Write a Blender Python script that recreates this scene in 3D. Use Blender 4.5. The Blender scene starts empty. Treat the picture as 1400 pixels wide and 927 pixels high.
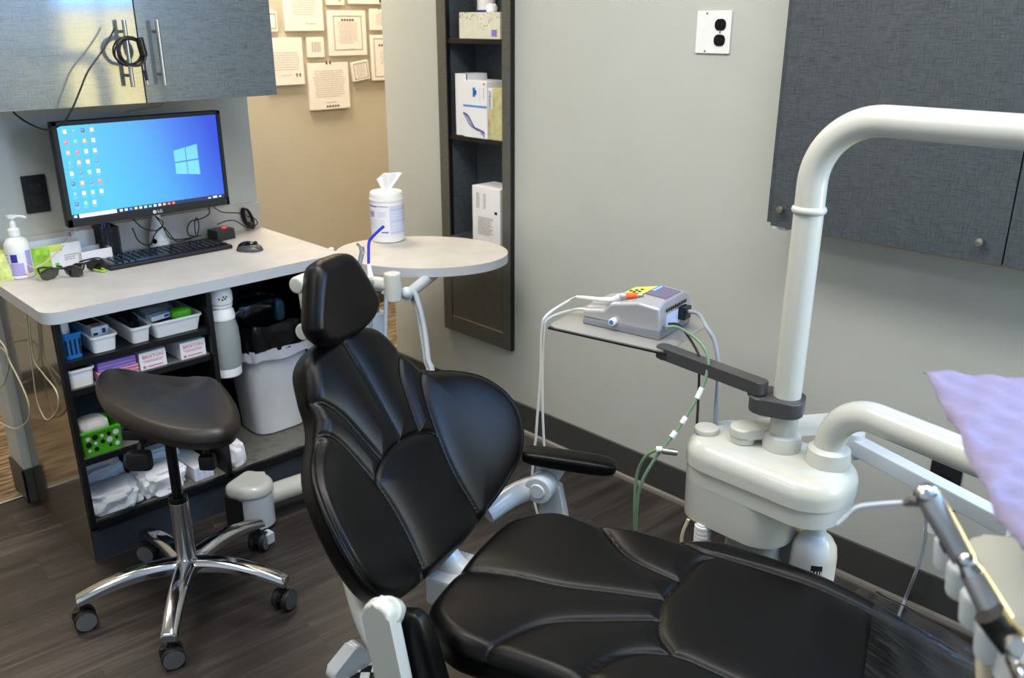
import bpy, bmesh, math, random
import numpy as np
from mathutils import Vector, Matrix
random.seed(7)
SC = bpy.context.scene
COL = SC.collection
V = Vector

# ------------------------------------------------------------------ camera
F = 1195.0; PIT = math.radians(20.07); YAW = math.radians(44.34); EYE = V((0, 0, 1.47))
cy_, sy_ = math.cos(YAW), math.sin(YAW)
RT = V((cy_, -sy_, 0)); FH = V((sy_, cy_, 0))
FW = FH * math.cos(PIT) + V((0, 0, -math.sin(PIT)))
DN = -FH * math.sin(PIT) + V((0, 0, -math.cos(PIT)))
def ray(x, y): return RT * ((x - 700) / F) + DN * ((y - 463.5) / F) + FW
def at(x, y, ax, v):
    d = ray(x, y); return EYE + d * ((v - EYE[ax]) / d[ax])
def P(x, y, dep): return EYE + ray(x, y) * dep
cam = bpy.data.cameras.new('camera'); co = bpy.data.objects.new('camera', cam); COL.objects.link(co)
cam.sensor_width = 36; cam.lens = 36 * F / 1400; cam.clip_start = 0.05
m = Matrix.Identity(4)
for i in range(3):
    m[i][0] = RT[i]; m[i][1] = -DN[i]; m[i][2] = -FW[i]; m[i][3] = EYE[i]
co.matrix_world = m
cam.dof.use_dof = True; cam.dof.focus_distance = 2.0; cam.dof.aperture_fstop = 4.6
SC.camera = co

# ------------------------------------------------------------------ materials
def lin(c):
    c = [x / 255 for x in c[:3]]
    return tuple((x / 12.92 if x <= .04045 else ((x + .055) / 1.055) ** 2.4) for x in c) + (1,)
MATS = {}
def pbr(name, col, rough=.5, metal=0, coat=0, bump=0, bscale=60, var=0, vscale=8, trans=0, emit=0, alpha=1, ior=1.45, sheen=0, rvar=0):
    mt = bpy.data.materials.new(name); mt.use_nodes = True
    nt = mt.node_tree; b = nt.nodes['Principled BSDF']
    b.inputs['Base Color'].default_value = lin(col); b.inputs['Roughness'].default_value = rough
    b.inputs['Metallic'].default_value = metal; b.inputs['Coat Weight'].default_value = coat
    b.inputs['Coat Roughness'].default_value = .08
    b.inputs['Transmission Weight'].default_value = trans; b.inputs['IOR'].default_value = ior
    b.inputs['Alpha'].default_value = alpha
    if sheen: b.inputs['Sheen Weight'].default_value = sheen
    if emit:
        b.inputs['Emission Color'].default_value = lin(col); b.inputs['Emission Strength'].default_value = emit
    tc = nt.nodes.new('ShaderNodeTexCoord')
    n = nt.nodes.new('ShaderNodeTexNoise'); n.inputs['Scale'].default_value = vscale; n.inputs['Detail'].default_value = 5
    nt.links.new(tc.outputs['Object'], n.inputs['Vector'])
    v = var if var else .04
    mr = nt.nodes.new('ShaderNodeMapRange'); mr.inputs['From Min'].default_value = .3; mr.inputs['From Max'].default_value = .7
    mr.inputs['To Min'].default_value = 1 - v; mr.inputs['To Max'].default_value = 1 + v
    nt.links.new(n.outputs['Fac'], mr.inputs['Value'])
    mx = nt.nodes.new('ShaderNodeMix'); mx.data_type = 'RGBA'; mx.blend_type = 'MULTIPLY'; mx.inputs['Factor'].default_value = 1
    mx.inputs[6].default_value = lin(col); nt.links.new(mr.outputs['Result'], mx.inputs[7])
    nt.links.new(mx.outputs[2], b.inputs['Base Color'])
    if bump:
        n2 = nt.nodes.new('ShaderNodeTexNoise'); n2.inputs['Scale'].default_value = bscale; n2.inputs['Detail'].default_value = 4
        nt.links.new(tc.outputs['Object'], n2.inputs['Vector'])
        bp = nt.nodes.new('ShaderNodeBump'); bp.inputs['Strength'].default_value = bump; bp.inputs['Distance'].default_value = .002
        nt.links.new(n2.outputs['Fac'], bp.inputs['Height']); nt.links.new(bp.outputs['Normal'], b.inputs['Normal'])
    MATS[name] = mt
    return mt
def linen(name, base, dark, rough=.35, coat=0, coatr=.1, spec=.5):
    mt = bpy.data.materials.new(name); mt.use_nodes = True; nt = mt.node_tree; b = nt.nodes['Principled BSDF']
    tc = nt.nodes.new('ShaderNodeTexCoord'); outs = []
    for sc in ((38, 38, 800), (800, 800, 38)):
        mp = nt.nodes.new('ShaderNodeMapping'); mp.inputs['Scale'].default_value = sc
        nt.links.new(tc.outputs['Object'], mp.inputs['Vector'])
        n = nt.nodes.new('ShaderNodeTexNoise'); n.inputs['Scale'].default_value = 1; n.inputs['Detail'].default_value = 3
        nt.links.new(mp.outputs['Vector'], n.inputs['Vector']); outs.append(n.outputs['Fac'])
    mi = nt.nodes.new('ShaderNodeMath'); mi.operation = 'MINIMUM'
    nt.links.new(outs[0], mi.inputs[0]); nt.links.new(outs[1], mi.inputs[1])
    cr = nt.nodes.new('ShaderNodeValToRGB'); cr.color_ramp.elements[0].position = .28; cr.color_ramp.elements[0].color = lin(dark)
    cr.color_ramp.elements[1].position = .52; cr.color_ramp.elements[1].color = lin(base)
    nt.links.new(mi.outputs[0], cr.inputs['Fac']); nt.links.new(cr.outputs['Color'], b.inputs['Base Color'])
    b.inputs['Roughness'].default_value = rough; b.inputs['Coat Weight'].default_value = coat; b.inputs['Coat Roughness'].default_value = coatr
    b.inputs['Specular IOR Level'].default_value = spec
    MATS[name] = mt; return mt
def floor_mat():
    mt = bpy.data.materials.new('dark_plank'); mt.use_nodes = True; nt = mt.node_tree; b = nt.nodes['Principled BSDF']
    L = nt.links.new
    tc = nt.nodes.new('ShaderNodeTexCoord')
    mp = nt.nodes.new('ShaderNodeMapping'); mp.inputs['Rotation'].default_value = (0, 0, math.radians(4))
    mp.inputs['Location'].default_value = (.33, .05, 0)
    L(tc.outputs['Object'], mp.inputs['Vector'])
    br = nt.nodes.new('ShaderNodeTexBrick'); br.inputs['Scale'].default_value = 1
    br.inputs['Brick Width'].default_value = .92; br.inputs['Row Height'].default_value = .152; br.inputs['Mortar Size'].default_value = .0012
    br.inputs['Color1'].default_value = (0, 0, 0, 1); br.inputs['Color2'].default_value = (1, 1, 1, 1); br.inputs['Mortar'].default_value = (.3, .3, .3, 1)
    br.inputs['Bias'].default_value = 0
    L(mp.outputs['Vector'], br.inputs['Vector'])
    gm = nt.nodes.new('ShaderNodeMapping'); gm.inputs['Scale'].default_value = (1.6, 26, 1)
    L(mp.outputs['Vector'], gm.inputs['Vector'])
    ad = nt.nodes.new('ShaderNodeVectorMath'); ad.operation = 'ADD'
    L(gm.outputs['Vector'], ad.inputs[0])
    ml = nt.nodes.new('ShaderNodeVectorMath'); ml.operation = 'SCALE'; ml.inputs['Scale'].default_value = 17
    L(br.outputs['Color'], ml.inputs[0]); L(ml.outputs['Vector'], ad.inputs[1])
    n = nt.nodes.new('ShaderNodeTexNoise'); n.inputs['Scale'].default_value = 1.3; n.inputs['Detail'].default_value = 9; n.inputs['Distortion'].default_value = .8
    n.inputs['Roughness'].default_value = .65
    L(ad.outputs['Vector'], n.inputs['Vector'])
    cr = nt.nodes.new('ShaderNodeValToRGB'); e = cr.color_ramp.elements
    e[0].position = .3; e[0].color = lin((30, 27, 26)); e[1].position = .72; e[1].color = lin((84, 77, 73))
    k = e.new(.5); k.color = lin((54, 48, 46))
    L(n.outputs['Fac'], cr.inputs['Fac'])
    mx = nt.nodes.new('ShaderNodeMix'); mx.data_type = 'RGBA'; mx.blend_type = 'MULTIPLY'; mx.inputs['Factor'].default_value = 1
    L(cr.outputs['Color'], mx.inputs[6])
    mr = nt.nodes.new('ShaderNodeMapRange'); mr.inputs['To Min'].default_value = .62; mr.inputs['To Max'].default_value = 1.1
    L(br.outputs['Color'], mr.inputs['Value']); L(mr.outputs['Result'], mx.inputs[7])
    mo = nt.nodes.new('ShaderNodeMix'); mo.data_type = 'RGBA'; L(br.outputs['Fac'], mo.inputs['Factor'])
    L(mx.outputs[2], mo.inputs[6]); mo.inputs[7].default_value = lin((38, 33, 31))
    L(mo.outputs[2], b.inputs['Base Color']); b.inputs['Roughness'].default_value = .42
    bp = nt.nodes.new('ShaderNodeBump'); bp.inputs['Strength'].default_value = .15; bp.inputs['Distance'].default_value = .002
    L(n.outputs['Fac'], bp.inputs['Height']); L(bp.outputs['Normal'], b.inputs['Normal'])
    return mt
def carpet_mat():
    mt = bpy.data.materials.new('carpet'); mt.use_nodes = True; nt = mt.node_tree; b = nt.nodes['Principled BSDF']
    L = nt.links.new
    tc = nt.nodes.new('ShaderNodeTexCoord'); mp = nt.nodes.new('ShaderNodeMapping'); mp.inputs['Scale'].default_value = (9, 60, 1)
    L(tc.outputs['Object'], mp.inputs['Vector'])
    n = nt.nodes.new('ShaderNodeTexNoise'); n.inputs['Scale'].default_value = 1; n.inputs['Detail'].default_value = 5; L(mp.outputs['Vector'], n.inputs['Vector'])
    cr = nt.nodes.new('ShaderNodeValToRGB'); cr.color_ramp.elements[0].position = .4; cr.color_ramp.elements[0].color = lin((72, 55, 38))
    cr.color_ramp.elements[1].position = .6; cr.color_ramp.elements[1].color = lin((132, 114, 88)); L(n.outputs['Fac'], cr.inputs['Fac'])
    L(cr.outputs['Color'], b.inputs['Base Color']); b.inputs['Roughness'].default_value = .95
    return mt
def screen_mat():
    mt = bpy.data.materials.new('lit_desktop'); mt.use_nodes = True; nt = mt.node_tree; b = nt.nodes['Principled BSDF']
    L = nt.links.new
    tc = nt.nodes.new('ShaderNodeTexCoord')
    mp = nt.nodes.new('ShaderNodeMapping'); mp.inputs['Location'].default_value = (-.86, -2.7, -1.0); mp.inputs['Scale'].default_value = (1, 1, 1)
    L(tc.outputs['Object'], mp.inputs['Vector'])
    sx = nt.nodes.new('ShaderNodeSeparateXYZ'); L(tc.outputs['Generated'], sx.inputs['Vector'])
    m1 = nt.nodes.new('ShaderNodeMath'); m1.operation = 'MULTIPLY_ADD'; m1.inputs[1].default_value = -.22; L(sx.outputs['Z'], m1.inputs[0])
    m1.inputs[2].default_value = .16
    m2 = nt.nodes.new('ShaderNodeMath'); m2.operation = 'SUBTRACT'; L(sx.outputs['X'], m2.inputs[0]); L(m1.outputs[0], m2.inputs[1])
    cr = nt.nodes.new('ShaderNodeValToRGB'); e = cr.color_ramp.elements
    e[0].position = .12; e[0].color = lin((92, 210, 252)); e[1].position = .98; e[1].color = lin((52, 84, 226))
    k = e.new(.5); k.color = lin((84, 178, 250)); k = e.new(.75); k.color = lin((70, 128, 244))
    L(m2.outputs[0], cr.inputs['Fac']); b.inputs['Base Color'].default_value = (0, 0, 0, 1)
    L(cr.outputs['Color'], b.inputs['Emission Color']); b.inputs['Emission Strength'].default_value = 1.0
    b.inputs['Roughness'].default_value = .35
    return mt

M_FLOOR = floor_mat(); M_CARPET = carpet_mat(); M_SCREEN = screen_mat()
M_WALL = pbr('grey_wall_paint', (182, 184, 177), .75, bump=.08, bscale=220, var=.015)
M_HALL = pbr('warm_wall_paint', (190, 181, 162), .8, bump=.05, bscale=220, var=.015)
M_CEIL = pbr('ceiling_white', (225, 224, 220), .9)
M_BASE = pbr('baseboard_rubber', (62, 62, 60), .45)
M_LAM = linen('grey_linen_laminate', (92, 102, 106), (50, 57, 62), .34, .25, .12)
M_LAMG = linen('glossy_linen_laminate', (92, 102, 106), (50, 57, 62), .3, 1, .07)
M_LAM2 = linen('charcoal_linen_laminate', (78, 84, 88), (42, 47, 51), .34, .15, .2)
M_LAM3 = linen('brown_grey_linen_laminate', (90, 91, 84), (60, 60, 55), .4, .15, .2)
M_TOP = pbr('worktop_laminate', (184, 180, 174), .42, var=.075, vscale=13)
M_TOPE = pbr('worktop_edge', (176, 180, 184), .42, var=.03)
M_BLK = pbr('black_edge', (16, 17, 19), .35)
M_BLKM = pbr('matt_black', (22, 22, 24), .5)
M_BLKG = pbr('gloss_black', (14, 14, 16), .15)
M_SHELF = linen('grey_shelf_board', (112, 112, 104), (80, 80, 74), .5)
M_ENAM = pbr('cream_enamel', (190, 191, 182), .26, coat=.3, var=.01)
M_ENAMB = pbr('cool_white_enamel', (186, 193, 197), .3, coat=.2, var=.01)
M_BEIGE = pbr('beige_plastic', (196, 184, 150), .4)
M_LEATH = pbr('black_upholstery', (4, 4, 5), .35, bump=.15, bscale=700, coat=0, var=.05)
M_LEATH.node_tree.nodes['Principled BSDF'].inputs['Specular IOR Level'].default_value = .25
M_STOOLV = pbr('charcoal_vinyl', (30, 27, 26), .42, bump=.1, bscale=700)
M_CHROME = pbr('chrome', (200, 202, 206), .12, metal=1)
M_STEEL = pbr('brushed_steel', (190, 184, 174), .3, metal=1)
M_DKMET = pbr('dark_grey_metal', (78, 78, 78), .38, metal=.3)
M_TRAY = pbr('tray_steel', (176, 174, 168), .35, metal=.5)
M_GUN = pbr('dark_steel', (160, 162, 166), .27, metal=.65)
M_SILV = pbr('silver_plastic', (176, 176, 180), .3, metal=.35)
M_SILV2 = pbr('grey_blue_plastic', (126, 132, 140), .4, metal=.3)
M_WHITE = pbr('white_plastic', (232, 232, 230), .35, var=.01)
M_WHITEM = pbr('white_card', (226, 226, 228), .7, var=.02)
M_CANV = pbr('canvas_white', (236, 230, 222), .8)
M_INK = pbr('ink_black', (24, 20, 24), .6)
M_INKG = pbr('ink_grey', (170, 158, 152), .8)
M_CANS = pbr('trash_can_white', (222, 226, 232), .35)
M_BAG = pbr('black_bin_liner', (14, 15, 18), .22, bump=.6, bscale=40)
M_BAGW = pbr('clear_bag', (206, 210, 220), .3, bump=.8, bscale=60)
M_BLUE = pbr('blue_plastic', (30, 110, 176), .4)
M_BLUED = pbr('royal_blue', (36, 44, 178), .35)
M_GREEN = pbr('lime_plastic', (84, 190, 34), .4)
M_GREENL = pbr('lime_print', (196, 214, 96), .6)
M_GRBOX = pbr('green_pack', (150, 196, 60), .5, var=.35, vscale=50)
M_PURP = pbr('purple_paper', (140, 112, 186), .8, bump=.5, bscale=200)
M_PINK = pbr('pink_paper', (202, 138, 158), .8, bump=.5, bscale=200)
M_RED = pbr('red_print', (204, 100, 112), .6)
M_REDL = pbr('red_led', (255, 40, 40), .4, emit=4)
M_BLUEL = pbr('blue_led', (80, 120, 255), .4, emit=3)
M_ORG = pbr('orange_rubber', (232, 96, 40), .45)
M_LAV = pbr('lavender_print', (170, 160, 212), .6)
M_BLUEP = pbr('pale_blue_print', (196, 206, 234), .6)
M_NAVY = pbr('navy_print', (40, 50, 140), .6)
M_BROWNP = pbr('brown_print', (120, 90, 96), .6)
M_BIB = pbr('lavender_bib', (122, 114, 138), .9, bump=.9, bscale=70, var=.06, vscale=30)
M_GTUBE = pbr('green_tube', (118, 150, 116), .3, trans=.2)
M_GREY = pbr('grey_hose', (140, 146, 152), .45)
M_WCAB = pbr('white_cable', (206, 206, 200), .45)
M_CREAMC = pbr('cream_cable', (196, 186, 158), .45)
M_TRANSL = pbr('translucent_bottle', (150, 158, 156), .25, alpha=.85, var=.03)
M_BOTT = pbr('frosted_bottle', (212, 216, 220), .3, coat=.2)
M_TAN = pbr('tan_edge', (176, 148, 112), .6)
M_PURPG = pbr('violet_panel', (106, 98, 122), .45)
def film_mat():
    mt = bpy.data.materials.new('clear_film'); mt.use_nodes = True; nt = mt.node_tree; nt.nodes.remove(nt.nodes['Principled BSDF'])
    tr = nt.nodes.new('ShaderNodeBsdfTransparent'); gl = nt.nodes.new('ShaderNodeBsdfGlossy'); gl.inputs['Roughness'].default_value = .16
    tr.inputs['Color'].default_value = (.93, .94, .95, 1)
    fz = nt.nodes.new('ShaderNodeFresnel'); fz.inputs['IOR'].default_value = 1.5; mx = nt.nodes.new('ShaderNodeMixShader')
    tc = nt.nodes.new('ShaderNodeTexCoord'); mp = nt.nodes.new('ShaderNodeMapping'); mp.inputs['Scale'].default_value = (30, 6, 6); mp.inputs['Rotation'].default_value = (0, 0, .6)
    n = nt.nodes.new('ShaderNodeTexNoise'); n.inputs['Scale'].default_value = 1.2; n.inputs['Detail'].default_value = 4; bp = nt.nodes.new('ShaderNodeBump'); bp.inputs['Strength'].default_value = .8; bp.inputs['Distance'].default_value = .01
    L = nt.links.new; L(tc.outputs['Object'], mp.inputs['Vector']); L(mp.outputs['Vector'], n.inputs['Vector']); L(n.outputs['Fac'], bp.inputs['Height']); L(bp.outputs['Normal'], gl.inputs['Normal']); L(bp.outputs['Normal'], fz.inputs['Normal'])
    L(fz.outputs[0], mx.inputs[0]); L(tr.outputs[0], mx.inputs[1]); L(gl.outputs[0], mx.inputs[2]); L(mx.outputs[0], nt.nodes['Material Output'].inputs['Surface'])
    return mt
M_GLASS = film_mat()
M_LENS = pbr('smoky_lens', (60, 64, 56), .12, alpha=.75)
M_OLIVE = pbr('olive_pack', (188, 182, 132), .55, var=.18, vscale=40)
M_IVORY = pbr('ivory_pack', (214, 212, 190), .6, var=.05, vscale=40)
M_LAMP = pbr('lamp_diffuser', (255, 250, 240), .5, emit=3)
M_TISS = pbr('tissue', (238, 238, 240), .85, bump=.4, bscale=90)

# ------------------------------------------------------------------ mesh builder
def fr(o, x, y, z=None):
    o = V(o); x = V(x).normalized(); y = V(y); y = (y - x * y.dot(x)).normalized(); z = x.cross(y) if z is None else V(z).normalized()
    m = Matrix.Identity(4)
    for i in range(3): m[i][0] = x[i]; m[i][1] = y[i]; m[i][2] = z[i]; m[i][3] = o[i]
    return m
def rotz(o, deg):
    return Matrix.Translation(V(o)) @ Matrix.Rotation(math.radians(deg), 4, 'Z')
def spline(pts, n=8):
    pts = [V(p) for p in pts]
    if len(pts) < 3: return [pts[0].lerp(pts[-1], i / n) for i in range(n + 1)]
    e = [pts[0] * 2 - pts[1]] + pts + [pts[-1] * 2 - pts[-2]]; out = []
    for i in range(1, len(e) - 2):
        a, b, c, d = e[i - 1:i + 3]
        for k in range(n):
            t = k / n
            out.append(.5 * ((2 * b) + (c - a) * t + (2 * a - 5 * b + 4 * c - d) * t * t + (3 * b - a - 3 * c + d) * t ** 3))
    out.append(pts[-1]); return out
def spline2(pts, n=6):  # closed 2d
    k = len(pts); out = []
    for i in range(k):
        a, b, c, d = [np.array(pts[(i + j) % k], float) for j in (-1, 0, 1, 2)]
        for q in range(n):
            t = q / n
            out.append(.5 * (2 * b + (c - a) * t + (2 * a - 5 * b + 4 * c - d) * t * t + (3 * b - a - 3 * c + d) * t ** 3))
    return np.array(out)
def rrect(w, h, r, n=5, cx=0, cy=0):
    o = []
    for sx, sy, a0 in ((1, 1, 0), (-1, 1, 90), (-1, -1, 180), (1, -1, 270)):
        for i in range(n + 1):
            a = math.radians(a0 + 90 * i / n)
            o.append((cx + sx * (w / 2 - r) + r * math.cos(a), cy + sy * (h / 2 - r) + r * math.sin(a)))
    return o
class MB:
    def __init__(s, mat=None): s.bm = bmesh.new(); s.mats = []; s.mat(mat)
    def mat(s, m):
        if m is not None:
            if m not in s.mats: s.mats.append(m)
            s.mi = s.mats.index(m)
        return s
    def add(s, vs, fs, M=None):
        vv = [s.bm.verts.new((M @ V(v)) if M is not None else V(v)) for v in vs]
        for f in fs:
            try: q = s.bm.faces.new([vv[i] for i in f]); q.material_index = s.mi
            except ValueError: pass
        return s
    def addbm(s, b, M=None):
        b.verts.index_update()
        s.add([v.co.copy() for v in b.verts], [[v.index for v in f.verts] for f in b.faces], M); b.free(); return s
    def box(s, a, b, bev=0, M=None, seg=2):
        b2 = bmesh.new(); bmesh.ops.create_cube(b2, size=1)
        for v in b2.verts: v.co = V([(a[i] + b[i]) / 2 + v.co[i] * (b[i] - a[i]) for i in range(3)])
        if bev: bmesh.ops.bevel(b2, geom=b2.edges[:], offset=bev, segments=seg, affect='EDGES', profile=.5)
        return s.addbm(b2, M)
    def quad(s, p, M=None): return s.add(p, [list(range(len(p)))], M)
    def prism(s, pts, z0, z1, M=None, bev=0, seg=3, top=None):
        b2 = bmesh.new(); n = len(pts); top = top or pts
        lo = [b2.verts.new((p[0], p[1], z0)) for p in pts]; hi = [b2.verts.new((p[0], p[1], z1)) for p in top]
        b2.faces.new(lo[::-1]); b2.faces.new(hi)
        for i in range(n): b2.faces.new((lo[i], lo[(i + 1) % n], hi[(i + 1) % n], hi[i]))
        if bev:
            es = [e for e in b2.edges if (e.verts[0] in lo) == (e.verts[1] in lo)]
            bmesh.ops.bevel(b2, geom=es, offset=bev, segments=seg, affect='EDGES', profile=.5)
        return s.addbm(b2, M)
    def lathe(s, prof, M=None, seg=32):
        vs = []; fs = []
        for r, z in prof:
            for i in range(seg):
                a = 2 * math.pi * i / seg; vs.append((r * math.cos(a), r * math.sin(a), z))
        k = len(prof)
        for j in range(k - 1):
            for i in range(seg):
                fs.append((j * seg + i, j * seg + (i + 1) % seg, (j + 1) * seg + (i + 1) % seg, (j + 1) * seg + i))
        if prof[0][0] > 1e-6: fs.append(tuple(range(seg))[::-1])
        if prof[-1][0] > 1e-6: fs.append(tuple(range((k - 1) * seg, k * seg)))
        return s.add(vs, fs, M)
    def cyl(s, p0, p1, r, r2=None, seg=20, bev=0):
        p0, p1 = V(p0), V(p1); d = p1 - p0; L = d.length; z = d.normalized()
        x = z.orthogonal().normalized(); M = fr(p0, x, z.cross(x), z); r2 = r if r2 is None else r2
        if bev: pr = [(max(r - bev, 0), 0), (r - bev * .3, bev * .3), (r, bev), (r2, L - bev), (r2 - bev * .3, L - bev * .3), (max(r2 - bev, 0), L)]
        else: pr = [(r, 0), (r2, L)]
        return s.lathe(pr, M, seg)
    def tube(s, pts, r, seg=10, n=8, smooth=True, cap=True):
        pp = spline(pts, n) if smooth else [V(p) for p in pts]
        rr = r if callable(r) else (lambda t: r)
        t0 = (pp[1] - pp[0]).normalized(); nx = t0.orthogonal().normalized(); vs = []; fs = []; k = len(pp)
        for i, p in enumerate(pp):
            t = (pp[min(i + 1, k - 1)] - pp[max(i - 1, 0)]).normalized()
            nx = (nx - t * nx.dot(t)).normalized(); ny = t.cross(nx); R = rr(i / (k - 1))
            for j in range(seg):
                a = 2 * math.pi * j / seg; vs.append(p + nx * math.cos(a) * R + ny * math.sin(a) * R)
        for i in range(k - 1):
            for j in range(seg):
                fs.append((i * seg + j, i * seg + (j + 1) % seg, (i + 1) * seg + (j + 1) % seg, (i + 1) * seg + j))
        if cap: fs.append(tuple(range(seg))[::-1]); fs.append(tuple(range((k - 1) * seg, k * seg)))
        return s.add(vs, fs)
    def ball(s, c, r, sc=(1, 1, 1), seg=16, M=None):
        b2 = bmesh.new(); bmesh.ops.create_uvsphere(b2, u_segments=seg, v_segments=seg // 2 + 2, radius=1)
        for v in b2.verts: v.co = V([c[i] + v.co[i] * r * sc[i] for i in range(3)])
        return s.addbm(b2, M)
    def text(s, txt, size, M, ext=.0003, align='CENTER'):
        cu = bpy.data.curves.new('t', 'FONT'); cu.body = txt; cu.size = size; cu.extrude = ext; cu.align_x = align; cu.align_y = 'CENTER'; cu.resolution_u = 2
        ob = bpy.data.objects.new('t', cu); COL.objects.link(ob)
        dg = bpy.context.evaluated_depsgraph_get(); me = bpy.data.meshes.new_from_object(ob.evaluated_get(dg))
        b2 = bmesh.new(); b2.from_mesh(me); bpy.data.objects.remove(ob); bpy.data.curves.remove(cu); bpy.data.meshes.remove(me)
        return s.addbm(b2, M)
    def build(s, name, parent=None, label=None, flat=False, loc=None, sharp=40, kind=None):
        me = bpy.data.meshes.new(name)
        bmesh.ops.recalc_face_normals(s.bm, faces=s.bm.faces[:])
        off = V((0, 0, 0))
        if parent is not None: off = worldloc(parent)
        elif loc is not None: off = V(loc)
        else:
            xs = [v.co for v in s.bm.verts]
            off = V((sum(c.x for c in xs) / len(xs), sum(c.y for c in xs) / len(xs), min(c.z for c in xs)))
        for v in s.bm.verts: v.co -= off
        s.bm.to_mesh(me); s.bm.free()
        for mm in s.mats: me.materials.append(mm)
        if not flat:
            me.polygons.foreach_set('use_smooth', [True] * len(me.polygons)); me.set_sharp_from_angle(angle=math.radians(sharp))
        o = bpy.data.objects.new(name, me); COL.objects.link(o)
        if not flat and len(me.polygons) < 15000: wn = o.modifiers.new('weighted', 'WEIGHTED_NORMAL'); wn.keep_sharp = True
        if parent is not None: o.parent = parent
        else: o.location = off
        if label: o['label'] = label
        if kind: o['kind'] = kind
        return o
def worldloc(o):
    l = V((0, 0, 0))
    while o is not None: l += o.location; o = o.parent
    return l
def thing(name, label, cat, loc, group=None):
    o = bpy.data.objects.new(name, None); COL.objects.link(o); o.location = V(loc); o.empty_display_size = .05
    return tag(o, label, cat, group)
def tag(o, label, cat, group=None, kind=None):
    o['label'] = label; o['category'] = cat
    if group: o['group'] = group
    if kind: o['kind'] = kind
    return o
def struct(mb, name, flat=True):
    o = mb.build(name, flat=flat); o['kind'] = 'structure'; return o

# ------------------------------------------------------------------ room
XW = 2.125; YP = 2.87; YH = 3.82; YB = -1.7; XL = -1.6; ZC = 2.6
struct(MB(M_FLOOR).box((XL, YB, -.05), (XW, 2.93, 0)), 'floor')
struct(MB(M_CARPET).box((-2.6, 2.93, -.05), (5.2, YH, -.002)), 'floor_hallway')
struct(MB(M_STEEL).box((XL, 2.915, 0), (.618, 2.945, .006), .002).box((1.6, 2.915, 0), (XW, 2.945, .006), .002), 'trim_1')
# right wall with a niche cut for the recessed shelf unit
ny0, ny1, nz0 = 2.185, 2.515, .36
WR = (-1.66, -.04, .82, 2.2)
struct(MB(M_WALL).box((XW, WR[1], 0), (XW + .16, ny0, ZC)).box((XW, YB, 0), (XW + .16, WR[0], ZC)).box((XW, WR[0], 0), (XW + .16, WR[1], WR[2])).box((XW, WR[0], WR[3]), (XW + .16, WR[1], ZC)).box((XW, ny1, 0), (XW + .16, 2.885, ZC)).box((XW, ny0, 0), (XW + .16, ny1, nz0))
       .box((XW + .14, ny0, nz0), (XW + .16, ny1, ZC)), 'wall_right')
struct(MB(M_WALL).box((.618, YP, 0), (1.525, YP + .13, ZC)), 'wall_partition')
struct(MB(M_HALL).box((-2.6, YH, 0), (5.2, YH + .1, ZC)), 'wall_hallway')
struct(MB(M_HALL).box((XW + .16, 2.78, 0), (5.2, 2.885, ZC)), 'wall_hallway_right')
struct(MB(M_HALL).box((5.2, 2.78, 0), (5.3, YH, ZC)), 'wall_hallway_end')
struct(MB(M_HALL).box((-2.7, 2.83, 0), (-2.6, YH, ZC)), 'wall_hallway_left')
struct(MB(M_WALL).box((-2.6, 2.83, 0), (XL, 2.96, ZC)), 'wall_left_return')
struct(MB(M_WALL).box((XL - .1, YB, 0), (XL, 2.96, ZC)), 'wall_left')
struct(MB(M_CEIL).box((-2.7, YB - .1, ZC), (5.3, YH + .1, ZC + .1)), 'ceiling')
# back wall with two windows
W2 = (-.95, 1.1, .85, 2.15)
wb = MB(M_WALL)
wb.box((XL, YB - .1, 0), (XW, YB, .85)); wb.box((XL, YB - .1, 2.15), (XW, YB, ZC))
wb.box((XL, YB - .1, .85), (W2[0], YB, 2.15)); wb.box((W2[1], YB - .1, .85), (XW, YB, 2.15))
struct(wb, 'wall_back')
def window(i, W):
    w = MB(M_WHITE); x0, x1, z0, z1 = W
    for a, b in (((x0, YB - .07, z0), (x0 + .04, YB - .03, z1)), ((x1 - .04, YB - .07, z0), (x1, YB - .03, z1)), ((x0, YB - .07, z0), (x1, YB - .03, z0 + .04)),
                 ((x0, YB - .07, z1 - .04), (x1, YB - .03, z1))): w.box(a, b)
    struct(w, 'window_%d' % i)
window(1, W2)
w = MB(M_WHITE); a_, b_, c_, d_ = WR
for p, q in (((XW + .05, a_, c_), (XW + .09, a_ + .035, d_)), ((XW + .05, b_ - .035, c_), (XW + .09, b_, d_)), ((XW + .05, a_, c_), (XW + .09, b_, c_ + .035)), ((XW + .05, a_, d_ - .035), (XW + .09, b_, d_)), ((XW + .05, -.79, c_), (XW + .08, -.765, d_))): w.box(p, q)
struct(w, 'window_2')
# baseboards
bb = MB(M_BASE).box((XW - .009, YB, 0), (XW, 2.885, .118), .002); bb.mat(pbr('shoe_moulding', (104, 100, 94), .4)).prism([(-.009, 0), (-.022, 0), (-.022, .006), (-.018, .014), (-.009, .018)], YB, 2.885, fr((XW, 0, 0), (1, 0, 0), (0, 0, 1), (0, 1, 0)))
struct(bb, 'baseboard_right')
struct(MB(M_BASE).box((.61, YP - .01, 0), (.642, YP, .118), .002).box((.61, YP - .01, 0), (.618, YP + .13, .118), .002), 'baseboard_partition')
struct(MB(M_BASE).box((-2.6, YH - .01, 0), (5.2, YH, .1), .002), 'baseboard_hallway')
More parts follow.
